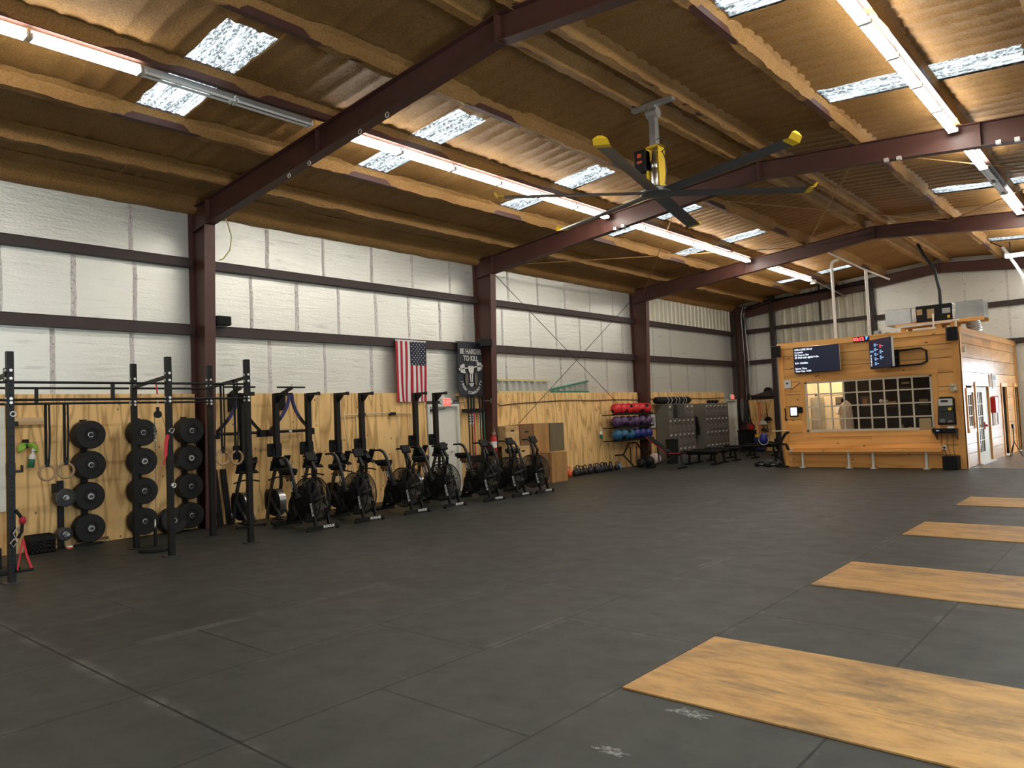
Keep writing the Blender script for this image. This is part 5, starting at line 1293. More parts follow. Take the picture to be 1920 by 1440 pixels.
# window
b = MB(); b.bb(WX0-.13, WX0, CY-.03, CY, WZ0-.13, WZ1+.02); b.bb(WX1, WX1+.13, CY-.03, CY, WZ0-.13, WZ1+.02); b.build('window_casing', M['pinez'], cf_, False)
b = MB(); b.bb(WX0-.13, WX1+.13, CY-.035, CY-.001, WZ0-.14, WZ0); b.bb(WX0-.13, WX1+.16, CY-.035, CY-.001, WZ1, WZ1+.14); b.build('window_casing', M['pine'], cf_, False)
win = struct(MB().bb(WX0, WX1, CY+.012, CY+.016, WZ0, WZ1).build('window_cabin', M['glass'], smooth=False))
b = MB(); b.bb(WX0, WX0+.05, CY-.02, CY+.03, WZ0, WZ1); b.bb(WX1-.05, WX1, CY-.02, CY+.03, WZ0, WZ1); b.bb(WX0, WX1, CY-.02, CY+.03, WZ0, WZ0+.06); b.bb(WX0, WX1, CY-.02, CY+.03, WZ1-.05, WZ1)
for i in range(1, 9): x = WX0 + (WX1-.14-WX0)*i/9 + .02; b.bb(x-.018, x+.018, CY-.015, CY+.025, WZ0+.05, WZ1-.05)
for j in range(1, 4): z = WZ0 + (WZ1-WZ0)*j/4; b.bb(WX0+.05, WX1-.05, CY-.016, CY+.026, z-.018, z+.018)
b.build('muntins', M['glassframe'], win, False)
b = MB()
for z in (1.15, 1.75, 2.3): b.bb(WX1-.045, WX1-.03, CY-.026, CY-.02, z-.06, z+.06)
b.build('latches', M['steel'], win, False)
o = MB().bb(-.14, .14, -.012, .0, -.17, .17).build('cardboard_sheet', M['cardboard'], None, False); o.location = (-4.71, CY-.022, 1.13); tag(o, 'tan card sheet covering the lower right pane of the cabin window', 'card')
# side wall, facing the open floor on the right
b = MB(); rnd = random.Random(9)
def side_box(mb, y0, y1, z0, z1, d0, d1):
    vs = []
    for y in (y0, y1):
        for z in (z0, z1):
            for d in (d0, d1): vs.append((sx(y)+d, y, z))
    mb.add(vs, [(0, 1, 3, 2), (4, 6, 7, 5), (0, 4, 5, 1), (2, 3, 7, 6), (0, 2, 6, 4), (1, 5, 7, 3)])
HO = [(22.05, 22.72, .98, 1.92), (23.1, 24.75, 0, 2.08), (26.75, 27.55, 0, 2.08), (28.85, 29.5, 0, 2.08)]
for za, zb in zip(zz[:-1], zz[1:]):
    segs = [(CY+.0, 29.68)]
    for h0, h1, hz0, hz1 in HO:
        if zb > hz0+.05 and za < hz1-.05:
            ns = []
            for a, c in segs:
                if h0 > a and h1 < c: ns += [(a, h0), (h1, c)]
                else: ns.append((a, c))
            segs = ns
    for a, c in segs:
        cuts = [a]
        while c - cuts[-1] > 2.4: cuts.append(cuts[-1] + rnd.uniform(1.0, 1.9))
        cuts.append(c)
        for p, q in zip(cuts[:-1], cuts[1:]): side_box(b, p+.004, q-.004, za+.006, zb-.006, -.03, 0)
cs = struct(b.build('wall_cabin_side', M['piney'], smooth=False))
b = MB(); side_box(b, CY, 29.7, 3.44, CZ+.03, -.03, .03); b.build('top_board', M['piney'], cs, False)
b = MB(); side_box(b, CY-.03, CY+.12, 0, 3.44, 0, .025); side_box(b, 29.5, 29.68, 0, 3.44, 0, .025); b.build('corner_board', M['pinez'], cs, False)
b = MB()
for h0, h1, hz0, hz1 in HO:
    side_box(b, h0-.08, h0, hz0, hz1+.1, 0, .03); side_box(b, h1, h1+.08, hz0, hz1+.1, 0, .03); side_box(b, h0, h1, hz1, hz1+.12, 0, .03)
    if hz0 > 0: side_box(b, h0-.08, h1+.08, hz0-.1, hz0, 0, .04)
b.build('opening_casing', M['pinez'], cs, False)
# roof lid and the far ends of the cabin
struct(MB().add([(CX0, CY+.04, CZ-.06), (CX1, CY+.04, CZ-.06), (sx(29.68), 29.68, CZ-.06), (CX0, 29.68, CZ-.06), (CX0, CY+.04, CZ-.01), (CX1, CY+.04, CZ-.01), (sx(29.68), 29.68, CZ-.01), (CX0, 29.68, CZ-.01)], [(3, 2, 1, 0), (4, 5, 6, 7), (0, 1, 5, 4), (1, 2, 6, 5), (2, 3, 7, 6), (3, 0, 4, 7)]).build('ceiling_cabin', M['lumber'], smooth=False))
struct(MB().bb(CX0, CX0+.05, CY+.03, 29.68, 0, CZ-.06).build('wall_cabin_left', M['pinez'], smooth=False))
# inside the front room
ci = struct(MB().bb(CX0+.05, -3.95, 24.3, 24.36, 0, CZ-.06).build('wall_cabin_inner', M['interior_cream'], smooth=False))
MB().bb(-7.12, -3.95, 22.95, 23.0, 0, CZ-.06).build('dark_partition', M['interior_dark'], ci, False)
MB().bb(-7.12, -7.06, 23.0, 24.3, 0, CZ-.06).build('partition_end', M['interior_cream'], ci, False)
MB().bb(CX0+.06, -7.12, CY+.06, 24.29, .0, .006).build('room_floor', M['concrete'], ci, False)
MB().bb(CX0+.05, CX0+.08, CY+.06, 24.29, 0, CZ-.07).build('side_lining', M['interior_cream'], ci, False)
b = MB(); b.bb(-8.3, -7.5, 24.26, 24.3, 0, 2.05); dr = b.build('inner_door', M['interior_cream'], ci, False)
b = MB(); b.bb(-8.36, -8.3, 24.24, 24.3, 0, 2.1); b.bb(-7.5, -7.44, 24.24, 24.3, 0, 2.1); b.bb(-8.36, -7.44, 24.24, 24.3, 2.05, 2.1); b.build('inner_door_frame', M['cream'], dr, False)
b = MB(); 
for z in (1.25, .95): b.cyl((-7.6, 24.24, z), (-7.6, 24.22, z), .03, 12)
b.build('lock_set', M['steel'], dr)
t = thing('room_lamp', (-7.75, 22.9, CZ-.14), 'warm ceiling lamp inside the cabin behind the left window panes', 'lamp'); MB().lathe([(0, 0), (.14, .01), (.16, .05), (.16, .08), (0, .08)], n=24).build('shade', emis('warm_lamp', (1.0, .78, .45, 1), 6.0), t)
L_ = bpy.data.lights.new('room_lamp_light', 'POINT'); L_.energy = 42; L_.color = (1.0, .88, .70); L_.shadow_soft_size = .12; lo = bpy.data.objects.new('room_lamp_light', L_); COL.objects.link(lo); lo.parent = t; lo.location = (0, 0, -.12)
t = thing('metal_shelf', (-8.2, 24.0, 0), 'grey metal cabinet edge at the far left inside the cabin window', 'cabinet'); MB().bb(-.15, .12, -.2, .2, 0, 2.0).build('cabinet_body', M['galv'], t, False)
t = thing('hanging_shirt', (-7.02, 22.86, 0), 'pale printed shirt hanging inside the cabin window', 'shirt'); b = MB(); b.lathe([(.03, 1.86), (.07, 1.82), (.15, 1.74), (.17, 1.5), (.19, 1.1), (.20, .85), (.16, .84), (.02, .85)], n=14); b.v = [(x, y*.35, z) for x, y, z in b.v]; b.build('shirt_body', M['shirt'], t); MB().bar([(-.12, 0, 1.72), (-.2, -.01, 1.45)], .06, .09).build('sleeve', M['shirt'], t)
for x, z, w_, h_, m_, lab in ((-7.62, 1.86, .13, .16, 'bannergrey', 'dark poster on the cream wall inside the cabin, upper left of the shirt'), (-7.62, 1.62, .15, .2, 'paper', 'white poster under the dark one inside the cabin'), (-7.45, 1.83, .13, .12, 'bannergrey', 'second dark poster beside the shirt inside the cabin'), (-7.55, 1.32, .12, .28, 'galv', 'grey poster low on the cream wall inside the cabin')):
    o = MB().bb(-w_, w_, 0, .01, -h_/1.3, h_/1.3).build('poster', M[m_], None, False); o.location = (x, 24.245, z); tag(o, lab, 'poster')
for x, z, w_, lab in ((-5.42, 2.24, .17, 'dark framed certificate with a pale title, highest on the dark wall'), (-5.80, 1.72, .18, 'dark framed certificate left of centre on the dark wall inside the cabin'), (-5.00, 1.74, .18, 'dark framed certificate at the right end of the dark wall')):
    t = thing('framed_certificate', (x, 22.94, z), lab, 'certificate', 'certificates on the dark cabin wall'); MB().bb(-w_, w_, -.02, 0, -.18, .18).build('frame', M['interior_dark'], t, False, .004); MB().bb(-w_*.6, w_*.6, -.023, -.02, -.0, .06).build('title_band', M['cardboard'], t, False); MB().bb(-w_*.7, w_*.7, -.023, -.02, -.10, -.09).build('text_line', M['cardboard'], t, False)
t = thing('small_picture', (-6.50, 22.94, 1.80), 'small coloured picture on the dark wall inside the cabin', 'picture'); MB().bb(-.12, .12, -.015, 0, -.15, .15).build('frame', M['bannergrey'], t, False); MB().bb(-.07, .05, -.018, -.015, -.08, .08).build('print', M['box3'], t, False)
t = thing('wall_ornament', (-6.0, 22.93, 1.78), 'small pale rounded ornament on the dark wall inside the cabin', 'ornament'); MB().sph((-.07, -.03, .01), .06, 14, 10).build('knob', M['cream'], t); MB().sph((.06, -.03, 0), .055, 14, 10).build('knob', M['cream'], t); MB().cyl((-.07, -.03, 0), (.06, -.03, 0), .03, 10).build('neck', M['cream'], t)
t = thing('counter', (-5.2, 22.62, 0), 'dark counter inside the cabin under the right panes', 'counter'); MB().bb(-1.1, 1.1, -.3, .3, .0, .98).build('counter_body', M['interior_dark'], t, False)
t = thing('small_box', (-5.48, 22.45, .98), 'small cream card box on the counter inside the cabin', 'box'); MB().bb(-.05, .05, -.03, .03, 0, .14).build('carton', M['cardboard'], t, False); MB().bb(-.015, .015, -.032, -.03, .03, .11).build('mark', M['black'], t, False)
t = thing('desk_clock', (-5.25, 22.45, .98), 'small round-topped pale clock on the counter inside the cabin', 'clock'); MB().prism([(.09*cos(radians(a)), .09*sin(radians(a))) for a in range(0, 181, 20)], 'xz', -.03, .03).build('clock_body', M['cardboard'], t, False); MB().prism([(.13*cos(radians(a)), .14*sin(radians(a))) for a in range(0, 181, 20)], 'xz', .03, .05).build('clock_back', M['black'], t, False)
o = MB().bb(-.02, .02, -.02, .0, -.12, .12).build('purple_light', emis('purple_strip', (.35, .05, 1.0, 1), 1.2), None, False); o.location = (-4.78, 22.94, 1.95); tag(o, 'small purple light strip on the dark wall inside the cabin', 'light')

# side openings: glazed door, window, two plain doors
def side_panel(name, y0, y1, z0, z1, m_, d0=-.05, d1=-.01):
    b = MB(); side_box(b, y0, y1, z0, z1, d0, d1); return struct(b.build(name, m_, smooth=False))
w2 = side_panel('window_side', 22.05, 22.72, .98, 1.92, M['glass'], -.03, -.025)
b = MB(); side_box(b, 22.05, 22.12, .98, 1.92, -.04, .0); side_box(b, 22.65, 22.72, .98, 1.92, -.04, .0); side_box(b, 22.12, 22.65, .98, 1.05, -.04, 0); side_box(b, 22.12, 22.65, 1.85, 1.92, -.04, 0); side_box(b, 22.37, 22.40, 1.05, 1.85, -.04, 0)
for z in (1.31, 1.58): side_box(b, 22.12, 22.65, z-.012, z+.012, -.04, 0)
b.build('muntins', M['glassframe'], w2, False)
d4 = struct(MB().build('door_4', M['cream'])) if False else None
b = MB(); side_box(b, 23.12, 23.35, .02, 2.06, -.06, -.02); side_box(b, 24.05, 24.22, .02, 2.06, -.06, -.02); side_box(b, 23.35, 24.05, .02, .30, -.06, -.02); side_box(b, 23.35, 24.05, 1.92, 2.06, -.06, -.02)
side_box(b, 23.58, 23.61, .30, 1.92, -.055, -.025); side_box(b, 23.81, 23.84, .30, 1.92, -.055, -.025)
for z in (.62, .94, 1.27, 1.6): side_box(b, 23.35, 24.05, z-.012, z+.012, -.055, -.025)
d4 = struct(b.build('door_4', M['cream'], smooth=False))
b = MB(); side_box(b, 23.35, 24.05, .30, 1.92, -.042, -.038); b.build('door_glass', M['glass'], d4, False)
b = MB(); side_box(b, 24.22, 24.74, .02, 2.06, -.06, -.02); b.build('door_leaf', M['cream'], d4, False)
b = MB(); b.sph((sx(24.12)+.03, 24.12, 1.0), .035, 12, 8); b.bb(sx(24.12)-.02, sx(24.12)+.0, 24.09, 24.15, .9, 1.1); b.build('door_handle', M['redstrap'], d4)
b = MB(); side_box(b, 23.0, 24.85, .004, .03, -.02, .10); b.build('door_threshold', M['white'], d4, False)
for nm, y0, y1 in (('door_5', 26.75, 27.55), ('door_6', 28.85, 29.5)):
    d = side_panel(nm, y0+.02, y1-.02, .01, 2.06, M['cream'], -.16, -.12)
    b = MB(); b.sph((sx(y0+.12)-.09, y0+.12, 1.0), .03, 10, 8); b.build('door_handle', M['steel'], d)
    b = MB(); side_box(b, y0, y1, .004, .02, -.1, .06); b.build('door_threshold', M['white'], d, False)
def side_thing(name, y, z, label, cat, parts):
    t = thing(name, (sx(y), y, z), label, cat)
    for nm, d, m_ in parts: MB().bb(*d).build(nm, M[m_], t, False)
    return t
a = side_thing('defibrillator_sign', 25.75, 2.24, 'white sign with a red heart above the papers on the cabin side wall', 'sign', [('panel', (0, .012, -.32, .32, -.21, .21), 'paper')])
text('AED', .20, M['black'], 'lettering', a, Vector((.014, .0, .09)), LW, sx=1.2, bold=.004)
b = MB(); b.prism([(.11*(16*sin(q)**3)/16, -.09 + .10*(13*cos(q)-5*cos(2*q)-2*cos(3*q)-cos(4*q))/16) for q in [2*pi*i/28 for i in range(28)]], 'yz', .012, .016); b.build('heart', M['red'], a, False)
side_thing('defibrillator_board', 25.2, 2.24, 'plain tan board left of the heart sign on the cabin side wall', 'board', [('board', (0, .012, -.2, .2, -.18, .18), 'box3')])
side_thing('first_aid_cabinet', 25.25, 1.55, 'red wall cabinet with white edge on the cabin side wall', 'cabinet', [('cabinet_body', (0, .12, -.22, .22, -.22, .22), 'red'), ('cabinet_edge', (.0, .13, .22, .30, -.22, .26), 'paper')])
side_thing('notice_board', 25.4, 1.16, 'tan cork notice under the red cabinet on the cabin side wall', 'notice', [('cork', (0, .012, -.25, .25, -.2, .17), 'box3')])
side_thing('notice_sheet', 26.0, 1.25, 'pale green-white sheet beside the tan notice on the cabin side wall', 'notice', [('sheet', (0, .02, -.12, .14, -.25, .3), 'paper')])
side_thing('wall_lamp', 21.95, 3.02, 'small pale round fixture high on the cabin side wall by the corner', 'wall lamp', [('lamp_base', (0, .07, -.06, .06, -.07, .07), 'cream')])
t = thing('phone_tripod', (-3.40, 26.1, 0.004), 'small dark folding stand on the floor by the cabin side wall', 'stand')
for k in range(3): a_ = 2*pi*k/3; MB().cyl((0, 0, .45), (.2*cos(a_), .2*sin(a_), .01), .012, 6).build('leg', M['black'], t)
MB().cyl((0, 0, .42), (0, 0, .85), .014, 8).build('column', M['black'], t); MB().box((0, 0, .90), (.06, .14, .12)).build('head', M['black'], t, False, .01)

# things on the cabin front
def tv(loc, yaw, w_, h_, label, tilt=0):
    t = thing('television', loc, label, 'television', 'wall televisions', yaw)
    MB().bb(-w_/2, w_/2, -.03, .03, -h_/2, h_/2).build('case', M['black'], t, False, .006)
    s_ = MB().bb(-w_/2+.012, w_/2-.012, -.033, -.03, -h_/2+.016, h_/2-.012).build('screen', M['screen'], t, False)
    MB().bb(w_/2, w_/2+.004, -.03, .028, -h_/2+.01, h_/2-.01).build('bright_edge', M['zinc'], t, False)
    return t, s_
t1, s1 = tv((-7.33, CY-.12, 3.055), radians(-4), 1.30, .74, 'wall television at the left showing white workout text on dark blue')
for i, ln in enumerate(('WELCOME (Mon)', '2 rounds', '20 Toes to Bar', '20 Wall balls @20/14 lbs', '', 'RX+ 30/20lbs', '', 'Score: Time', 'Time Cap: 12:00')):
    if ln: text(ln, .068, M['screentext'], 'screen_text', s1, Vector((-.61, -.0355, .30 - .077*i)), FR, 'LEFT', .0005, bold=.0015)
MB().bb(-.2, .2, .03, .12, -.15, .15).build('wall_mount', M['black'], t1, False)
t2, s2_ = tv((-5.55, CY-.42, 3.05), radians(-44), 1.02, .78, 'angled wall television on a swing arm showing a grid of thumbnails')
for r_ in range(5):
    MB().bb(-.27, -.18, -.0355, -.033, .20-.125*r_, .28-.125*r_).build('thumbnail', M['screenblue'], s2_, False); MB().bb(-.15, -.10, -.0355, -.033, .23-.125*r_, .24-.125*r_).build('caption', M['screentext'], s2_, False)
    if r_ < 3: MB().bb(-.02, .06, -.0355, -.033, .14-.15*r_, .24-.15*r_).build('thumbnail', M['screenred' if r_ == 0 else 'screenblue'], s2_, False); MB().bb(.08, .14, -.0355, -.033, .18-.15*r_, .19-.15*r_).build('caption', M['screentext'], s2_, False)
MB().bb(-.47, -.30, -.0355, -.033, .05, .10).build('side_menu', M['screenblue'], s2_, False)
for k in range(8): MB().bb(-.46, -.40, -.0355, -.033, -.03-.04*k, -.015-.04*k).build('menu_line', M['screentext'], s2_, False)
t = thing('swing_arm_mount', (-5.0, CY, 2.93), 'black swing-arm bracket with a rounded loop right of the angled television', 'bracket')
b = MB(); b.bar([(-.45, -.05, .16), (.30, -.05, .19), (.43, -.05, .12), (.43, -.05, -.16), (.30, -.05, -.22), (-.45, -.05, -.24)], .05, .045, (0, 1, 0)); b.build('loop_arm', M['black'], t, False)
b = MB(); b.bar([(-.30, -.10, 0), (-.52, -.30, 0)], .06, .22, (0, 0, 1)); b.build('hinge_arm', M['black'], t, False); MB().bb(-.42, -.22, -.10, -.0, -.26, .20).build('wall_plate', M['black'], t, False)
t = thing('led_clock', (-6.14, CY-.06, 3.50), 'red LED timer on the top edge of the cabin between the televisions', 'timer'); MB().bb(-.21, .21, -.0, .06, -.07, .07).build('case', M['black'], t, False, .006)
text('00:12', .125, M['led'], 'digits', t, Vector((-.06, -.004, 0)), FR, bold=.004); text("2'", .10, M['ledblue'], 'seconds_digits', t, Vector((.15, -.004, .015)), FR, bold=.004)
speaker((-8.46, CY-.14, 3.36), 'black loudspeaker on the left top corner of the cabin', radians(-75), (.2, .24, .32)); speaker((-3.95, CY-.15, 3.41), 'black loudspeaker on the right top corner of the cabin', radians(-70), (.2, .24, .34))
t = thing('router_box', (-8.22, CY, 2.40), 'white square box with a black dot left of the cabin window', 'box'); MB().bb(-.10, .10, -.06, 0, -.12, .12).build('case', M['white'], t, False, .008); MB().cyl((0, -.062, .02), (0, -.06, .02), .03, 16).build('dial', M['black'], t); MB().tube([(.05, -.02, -.12), (.12, -.02, -.16), (.35, -.02, .02), (.9, -.02, .2)], .008, 6).build('lead', M['black'], t)
t = thing('tablet', (-8.09, CY, 1.60), 'bright white tablet in a black wall frame left of the cabin window', 'tablet'); MB().bb(-.12, .12, -.035, 0, -.15, .15).build('frame', M['black'], t, False, .012); MB().bb(-.09, .09, -.037, -.035, -.115, .115).build('screen', M['tablet'], t, False); MB().bb(.12, .26, -.05, 0, -.05, .12).build('side_reader', M['black'], t, False, .008)
t = thing('key_lanyard', (-8.34, CY, 1.42), 'dark keys and lanyard hanging on the left corner board of the cabin', 'keys'); MB().tube([(0, -.04, .28), (.02, -.05, .12), (.0, -.05, -.03)], .018, 6).build('lanyard', M['black'], t); MB().sph((.02, -.05, -.05), .035, 10, 8, (1, .5, 1)).build('key_bunch', M['iron'], t)
t = thing('switch_box', (-3.99, CY, 2.05), 'cream fixture with bright caps at the right corner of the cabin front', 'fixture'); MB().bb(-.10, .05, -.09, -.03, -.10, .10).build('case', M['cream'], t, False, .01); MB().sph((-.03, -.12, .06), .04, 12, 8).build('cap', M['cream'], t); MB().sph((.03, -.12, -.05), .04, 12, 8).build('cap', M['cream'], t)
# shelf with dispenser and receiver
t = thing('wall_shelf', (-4.22, CY, .92), 'grey bracket shelf at the right end of the cabin front', 'shelf'); MB().bb(-.28, .26, -.34, 0, -.02, .0).build('board', M['greysteel'], t, False); MB().prism([(0, -.02), (-.3, -.02), (-.3, -.05), (0, -.2)], 'yz', .22, .235).build('bracket', M['greysteel'], t, False); MB().prism([(0, -.02), (-.3, -.02), (-.3, -.05), (0, -.2)], 'yz', -.24, -.225).build('bracket', M['greysteel'], t, False)
t = thing('audio_receiver', (-4.24, CY-.17, .92), 'flat black audio unit with a blue display on the cabin shelf', 'audio unit'); MB().bb(-.27, .27, -.16, .13, .012, .11).build('case', M['black'], t, False, .006); MB().bb(-.17, -.11, -.163, -.16, .05, .075).build('display', M['screenblue'], t, False)
for x in (-.2, .2): MB().cyl((x, -.1, 0), (x, -.1, .014), .02, 10).build('foot', M['black'], t)
t = thing('white_adapter', (-4.10, CY-.22, 1.03), 'small white plastic unit lying on the black audio unit', 'adapter'); MB().bb(-.07, .07, -.05, .05, 0, .05).build('case', M['paper'], t, False, .01)
t = thing('drinks_dispenser', (-4.20, CY, 1.12), 'upright grey and black dispenser with a yellow sticker above the cabin shelf', 'dispenser')
b = MB(); b.prism([(-.22, 0), (.20, 0), (.185, .66), (.13, .71), (-.13, .71), (-.185, .66)], 'xz', -.05, 0); b.build('back_shell', M['black'], t, False, .006)
MB().bb(-.16, .15, -.16, -.05, .48, .66).build('white_head', M['white'], t, False, .012); MB().bb(-.10, .06, -.163, -.16, .57, .63).build('display', M['greysteel'], t, False); MB().bb(-.165, .155, -.15, -.05, .34, .475).build('smoked_panel', M['greysteel'], t, False, .006); MB().bb(-.18, .17, -.14, -.05, .05, .335).build('clear_body', M['smoke'], t, False); MB().cyl((.09, -.152, .40), (.09, -.15, .40), .04, 20).build('sticker', M['yellow'], t); MB().bb(-.16, -.04, -.13, -.055, .06, .15).build('cup_pack', M['paper'], t, False); MB().bb(.02, .12, -.13, -.055, .06, .11).build('paper_stack', M['paper'], t, False)
t = thing('subwoofer', (-4.14, CY-.20, 0), 'black subwoofer box on the floor at the right end of the cabin front', 'speaker'); MB().bb(-.17, .17, -.18, .17, .01, .34).build('cabinet', M['blackmat'], t, False, .008); MB().cyl((-.05, -.1815, .26), (-.05, -.18, .26), .035, 18).build('port', M['hole'], t)
for k in (-1, 1): MB().bb(k*.14-.02, k*.14+.02, -.16, .16, 0, .012).build('foot', M['black'], t, False)
for x, z, lab in ((-4.31, .54, 'white wall outlet at the right end of the cabin bench'), (-8.24, .47, 'white wall outlet at the left end of the cabin bench')):
    t = thing('wall_outlet', (x, CY-.021, z), lab, 'outlet'); MB().bb(-.05, .05, -.012, 0, -.07, .07).build('cover_plate', M['paper'], t, False, .003); MB().bb(-.02, .02, -.04, -.012, -.02, .02).build('plug', M['black'], t, False)
t = thing('loose_wires', (-4.35, CY-.02, .3), 'loose black wires hanging under the cabin shelf', 'wires')
for k in range(3): MB().tube([(.0+.12*k, -.01, .6), (-.03+.14*k, -.02, .35), (.05+.1*k, -.015, .15-.05*k), (.15+.06*k, -.02, -.1)], .006, 6).build('wire', M['black'], t)
# bench on white pipe legs
t = thing('wall_bench', (-6.3, CY-.2, 0), 'long pine bench on white pipe legs along the cabin front', 'bench'); MB().bb(-1.98, 1.97, -.16, .16, .455, .495).build('seat_board', M['pine'], t, False)
for x in (-7.85, -6.6, -5.98, -4.70):
    l = MB().cyl((x+6.3, -.02, .02), (x+6.3, -.02, .455), .035, 14).build('pipe_leg', M['pvc'], t); MB().cyl((x+6.3, -.02, 0), (x+6.3, -.02, .022), .09, 20).build('flange', M['pvc'], l)

# ---- air handler on the cabin roof
t = thing('duct_box', (-5.62, 24.0, 3.97), 'silver duct box at the left of the black air handler on the cabin roof', 'duct'); MB().bb(-.40, .28, -.35, .35, 0, .46).build('duct_body', M['duct'], t, False, .01); MB().bb(.28, .42, -.33, .33, .02, .45).build('foil_collar', M['ductfoil'], t, False, .02)
t = thing('air_handler', (-4.76, 24.0, 3.97), 'black air handler with paper labels on the cabin roof', 'air handler'); MB().bb(-.44, .44, -.36, .36, 0, .47).build('case', M['black'], t, False, .008)
for x0, x1, z0, z1, m_ in ((-.42, -.28, .22, .38, 'cardboard'), (-.16, .02, .10, .36, 'cardboard'), (.22, .42, .20, .34, 'galv'), (.34, .40, .06, .14, 'yellow')): MB().bb(x0, x1, -.364, -.36, z0, z1).build('paper_label', M[m_], t, False)
MB().tube([(.12, 0, .47), (.12, .02, .9), (.02, .05, 1.5), (-.25, .1, 2.0), (-.4, .2, 2.35)], .045, 8).build('supply_cable', M['black'], t)
t = thing('duct_box', (-3.95, 24.0, 3.97), 'silver duct box at the right of the black air handler on the cabin roof', 'duct'); MB().bb(-.26, .40, -.36, .36, 0, .47).build('duct_body', M['duct'], t, False, .01); MB().bb(-.36, -.26, -.34, .34, .01, .46).build('foil_collar', M['ductfoil'], t, False, .02)
b = MB(); pts = [(.20, 0, 0), (.24, .02, -.2), (.32, .06, -.41)]; pr = []
pp = []
for i in range(15):
    u = i/14; pp.append((.05 + .06*u, .05*u, -.37*u))
for i in range(14): b.cyl(pp[i], pp[i+1], .17 + (.018 if i % 2 else 0), 18, .17 + (0 if i % 2 else .018))
b.build('flexible_duct', M['ductfoil'], t)
t = thing('duct_platform', (-4.75, 24.0, CZ-.01), 'wooden frame carrying the air handler on the cabin roof', 'frame')
for y in (-.38, .38): MB().bb(-1.0, 1.2, y-.03, y+.03, .33, .42).build('rail', M['pine'], t, False)
for x in (-.8, .1, .45):
    for y in (-.38, .38): MB().bb(x-.06, x+.06, y-.03, y+.03, 0, .33).build('post', M['pinez'], t, False)
b = MB(); b.bar([(-.95, -.44, .34), (.6, -.44, .38)], .04, .06); b.build('white_drip_edge', M['white'], t, False)
t = thing('drain_pipes', (-4.75, 23.5, CZ-.01), 'two short white pipes standing before the air handler', 'pipe')
MB().cyl((0, 0, 0), (0, 0, .62), .022, 10).build('pipe', M['pvc'], t); MB().cyl((.55, 0, 0), (.55, 0, .38), .022, 10).build('pipe', M['pvc'], t); MB().cyl((.47, 0, .38), (.63, 0, .38), .03, 10).build('tee', M['pvc'], t)
t = thing('condensate_pump', (-6.35, 24.0, CZ-.01), 'small grey pump with a loose lead left of the silver duct box', 'pump'); MB().lathe([(0, .12), (.10, .12), (.11, .2), (.10, .34), (0, .36)], n=16).build('pump_body', M['galv'], t); MB().bb(-.2, .2, -.1, .1, 0, .12).build('pump_base', M['greysteel'], t, False); MB().tube([(0, 0, .36), (.0, 0, .9), (-.1, .05, 1.5), (-.2, 1, 2.1)], .018, 6).build('lead', M['black'], t)
o = MB().bb(-.45, .35, -.25, .25, 0, .12).build('insulation_slab', M['duct'], None, False, .02); o.location = (-6.6, 23.4, CZ-.01); tag(o, 'pale grey insulation slab lying on the left of the cabin roof', 'slab')
o = MB().sph((0, 0, 0), .14, 14, 10, (1.3, 1, .8)).build('foil_scrap', M['ductfoil']); o.location = (-5.95, 23.5, CZ+.1); tag(o, 'crumpled foil scrap below the left duct box', 'scrap')
# vent pipes from cabin roof to the ceiling
t = thing('vent_pipe', (-7.70, 24.5, CZ-.01), 'tall white vent pipe with an elbow, left of two above the cabin', 'pipe'); MB().tube([(0, 0, 0), (0, 0, 2.62), (.03, 0, 2.70), (.10, 0, 2.74), (.22, 0, 2.75)], .045, 12).build('pipe', M['pvc'], t)
t = thing('vent_pipe', (-6.70, 24.5, CZ-.01), 'tall white vent pipe, right of two above the cabin', 'pipe'); MB().cyl((0, 0, 0), (0, 0, 2.30), .045, 12).build('pipe', M['pvc'], t); MB().tube([(-.8, -.9, 2.86), (0, 0, 2.30), (.5, .62, 2.0)], .03, 8).build('cross_pipe', M['pvc'], t)
# steel pipe continuing the left light row to the far wall, and door track at the right
t = thing('roof_conduit', (-9.17, 26.95, ZL), 'thin steel pipe running on from the last left light to the back wall', 'conduit'); MB().tube([(0, 0, .03), (.02, .4, -.02), (.25, 2.3, -.30), (.3, 2.75, -.35)], .03, 8).build('pipe', M['galv'], t); MB().bb(-.08, .08, .05, .2, -.12, .03).build('junction_box', M['paper'], t, False)
t = thing('door_track', (-3.05, 26.2, 4.9), 'hanging steel door track and brackets in the upper right corner', 'track'); MB().bar([(-.30, 0, 1.30), (-.02, 0, .75), (.16, 0, .35), (.20, 0, -.6)], .07, .08).build('rail', M['galv'], t, False)
for p, q in (((-.28, 0, 1.28), (-.6, 0, 1.5)), ((-.10, 0, .9), (-.12, 0, 1.42))): MB().bar([p, q], .03, .03).build('hanger', M['black'], t, False)

# ---- equipment left of the cabin
t = thing('leg_extension_machine', (-9.03, 22.35, 0), 'black exercise machine with a round blue pad beside the cabin corner', 'exercise machine')
MB().bar([(-.25, 0, .04), (.35, 0, .04)], .08, .06).build('base_beam', M['black'], t, False); MB().bar([(-.25, -.28, .03), (-.25, .28, .03)], .06, .05, (1, 0, 0)).build('base_foot', M['black'], t, False); MB().bar([(.35, -.28, .03), (.35, .28, .03)], .06, .05, (1, 0, 0)).build('base_foot', M['black'], t, False)
MB().bar([(.0, 0, .05), (.10, 0, .45), (.06, 0, .80)], .06, .07).build('post', M['black'], t, False)
MB().bar([(-.05, 0, .62), (.40, 0, .66)], .28, .08).build('seat_pad', M['blackmat'], t, False, .02)
MB().sph((-.30, 0, .80), .17, 20, 14, (.85, .7, 1)).build('round_pad', M['navy'], t); MB().torus((-.30, -.02, .76), .15, .014, 'y', 24, 6).build('pad_rim', M['zinc'], t)
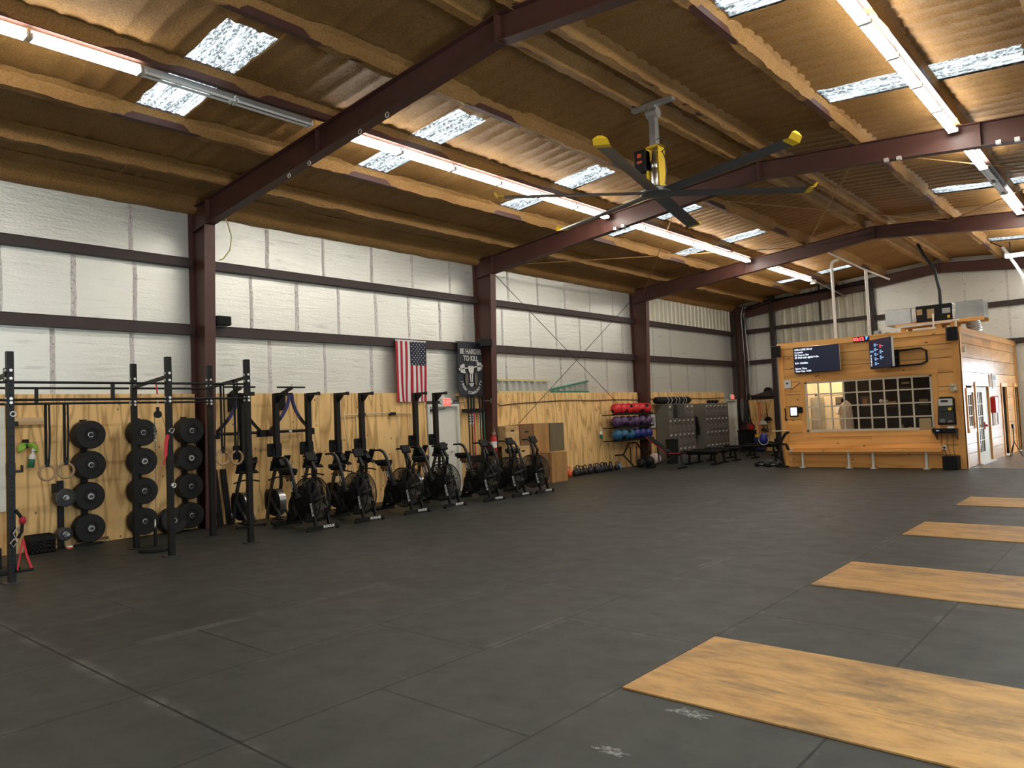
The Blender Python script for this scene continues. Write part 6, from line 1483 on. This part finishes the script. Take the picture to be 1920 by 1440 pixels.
MB().bar([(-.25, 0, .72), (.08, 0, .66)], .05, .05).build('pad_arm', M['black'], t, False); MB().bar([(.30, -.1, .10), (.06, -.1, .34)], .05, .05).build('strut', M['black'], t, False)
for x, z in ((.05, .80), (.10, .45), (-.12, .12)): MB().sph((x, -.05, z), .022, 10, 8).build('pin_knob', M['zinc'], t)
t = thing('landmine_bar', (-8.30, 21.42, 0), 'bar with a pale tip held on a black arm in front of the cabin corner', 'bar'); MB().cyl((-.40, 0, 1.05), (.14, 0, 1.05), .018, 10).build('bar_tip', M['lumber'], t); MB().bar([(-.22, .02, .66), (.0, .02, .97), (.10, .02, 1.02)], .06, .07).build('arm', M['black'], t, False); MB().bar([(-.22, .02, .66), (.0, .02, .67), (.06, .02, .50)], .06, .06).build('lower_arm', M['black'], t, False); MB().bar([(-.10, .03, .05), (-.20, .02, .66)], .05, .06).build('post', M['black'], t, False); MB().bb(-.20, .02, -.05, .10, 0, .05).build('base_plate', M['black'], t, False)
t = thing('plate_tree', (-8.75, 23.1, 0), 'low black rack of weights in the shade behind the exercise machine', 'rack'); MB().bb(-.25, .25, -.2, .2, 0, .08).build('base', M['black'], t, False); MB().bb(-.04, .04, -.04, .04, .08, .9).build('post', M['black'], t, False)
for z in (.3, .62): MB().lathe([(0, -.06), (.20, -.06), (.21, .06), (0, .06)], (0, -.12, z), 'y', 28).build('weight', M['rubber'], t)
for x, y, lab in ((-9.14, 21.62, 'black hex dumbbell nearest the benches, before the exercise machine'), (-8.73, 21.50, 'black hex dumbbell nearest the cabin corner'), (-9.12, 21.90, 'black hex dumbbell in the second row, left'), (-8.71, 21.84, 'black hex dumbbell in the second row, right')):
    t = thing('dumbbell', (x, y, .075), lab, 'dumbbell', 'hex dumbbells by the cabin'); MB().cyl((-.10, 0, 0), (.10, 0, 0), .017, 10).build('grip', M['steel'], t)
    for s in (-1, 1): MB().cyl((s*.08, 0, 0), (s*.185, 0, 0), .082, 6).build('head', M['rubber'], t)
# ================================================================== PLATFORMS AND MARKS ON THE FLOOR
for i, (a, b_) in enumerate(((4.067, 5.368), (7.431, 8.715), (10.79, 12.06), (14.17, 15.42))):
    o = MB().box((0, 0, 0), (2.54, b_-a, .012)).build('plywood_platform', M['platform'], None, False, .002)
    o.location = (-2.716+1.27, (a+b_)/2, .0065)
    tag(o, ['worn plywood lifting platform nearest the camera, scuffed and stained', 'second plywood lifting platform from the camera', 'third plywood lifting platform from the camera', 'farthest of the four plywood lifting platforms'][i], 'lifting platform', 'plywood lifting platforms set in the rubber floor')
def chalk(x, y, r, lab):
    b = MB(); rn = random.Random(int(x*100)); vs = [(0, 0, .0012)]; n = 22
    for i in range(n): a = 2*pi*i/n; q = r*(.45+.75*rn.random()); vs.append((q*cos(a)*1.6, q*sin(a)*.7, .0012))
    o = b.add(vs, [(0, 1+i, 1+(i+1) % n) for i in range(n)]).build('chalk_mark', M['chalk'], None, False); o.location = (x, y, .001); tag(o, lab, 'chalk mark')
t = NT('chalk_dust'); v = t.coord(); f_ = t.ramp(t.noise(v, 30, 6, .75), [(.42, 0.0), (.62, 1.0)])
t.set((.42, .41, .39, 1), .9); t.l(t.math('MULTIPLY', f_, .75), t.b.inputs['Alpha']); M['chalk'] = t.m
chalk(-2.18, 3.95, .10, 'white chalk smudge on the rubber just in front of the nearest platform')
chalk(-2.28, 3.28, .07, 'smaller chalk smudge on the rubber at the bottom of the photo')
chalk(-7.1, 5.45, .05, 'faint chalk smudge on the rubber left of the middle of the floor')
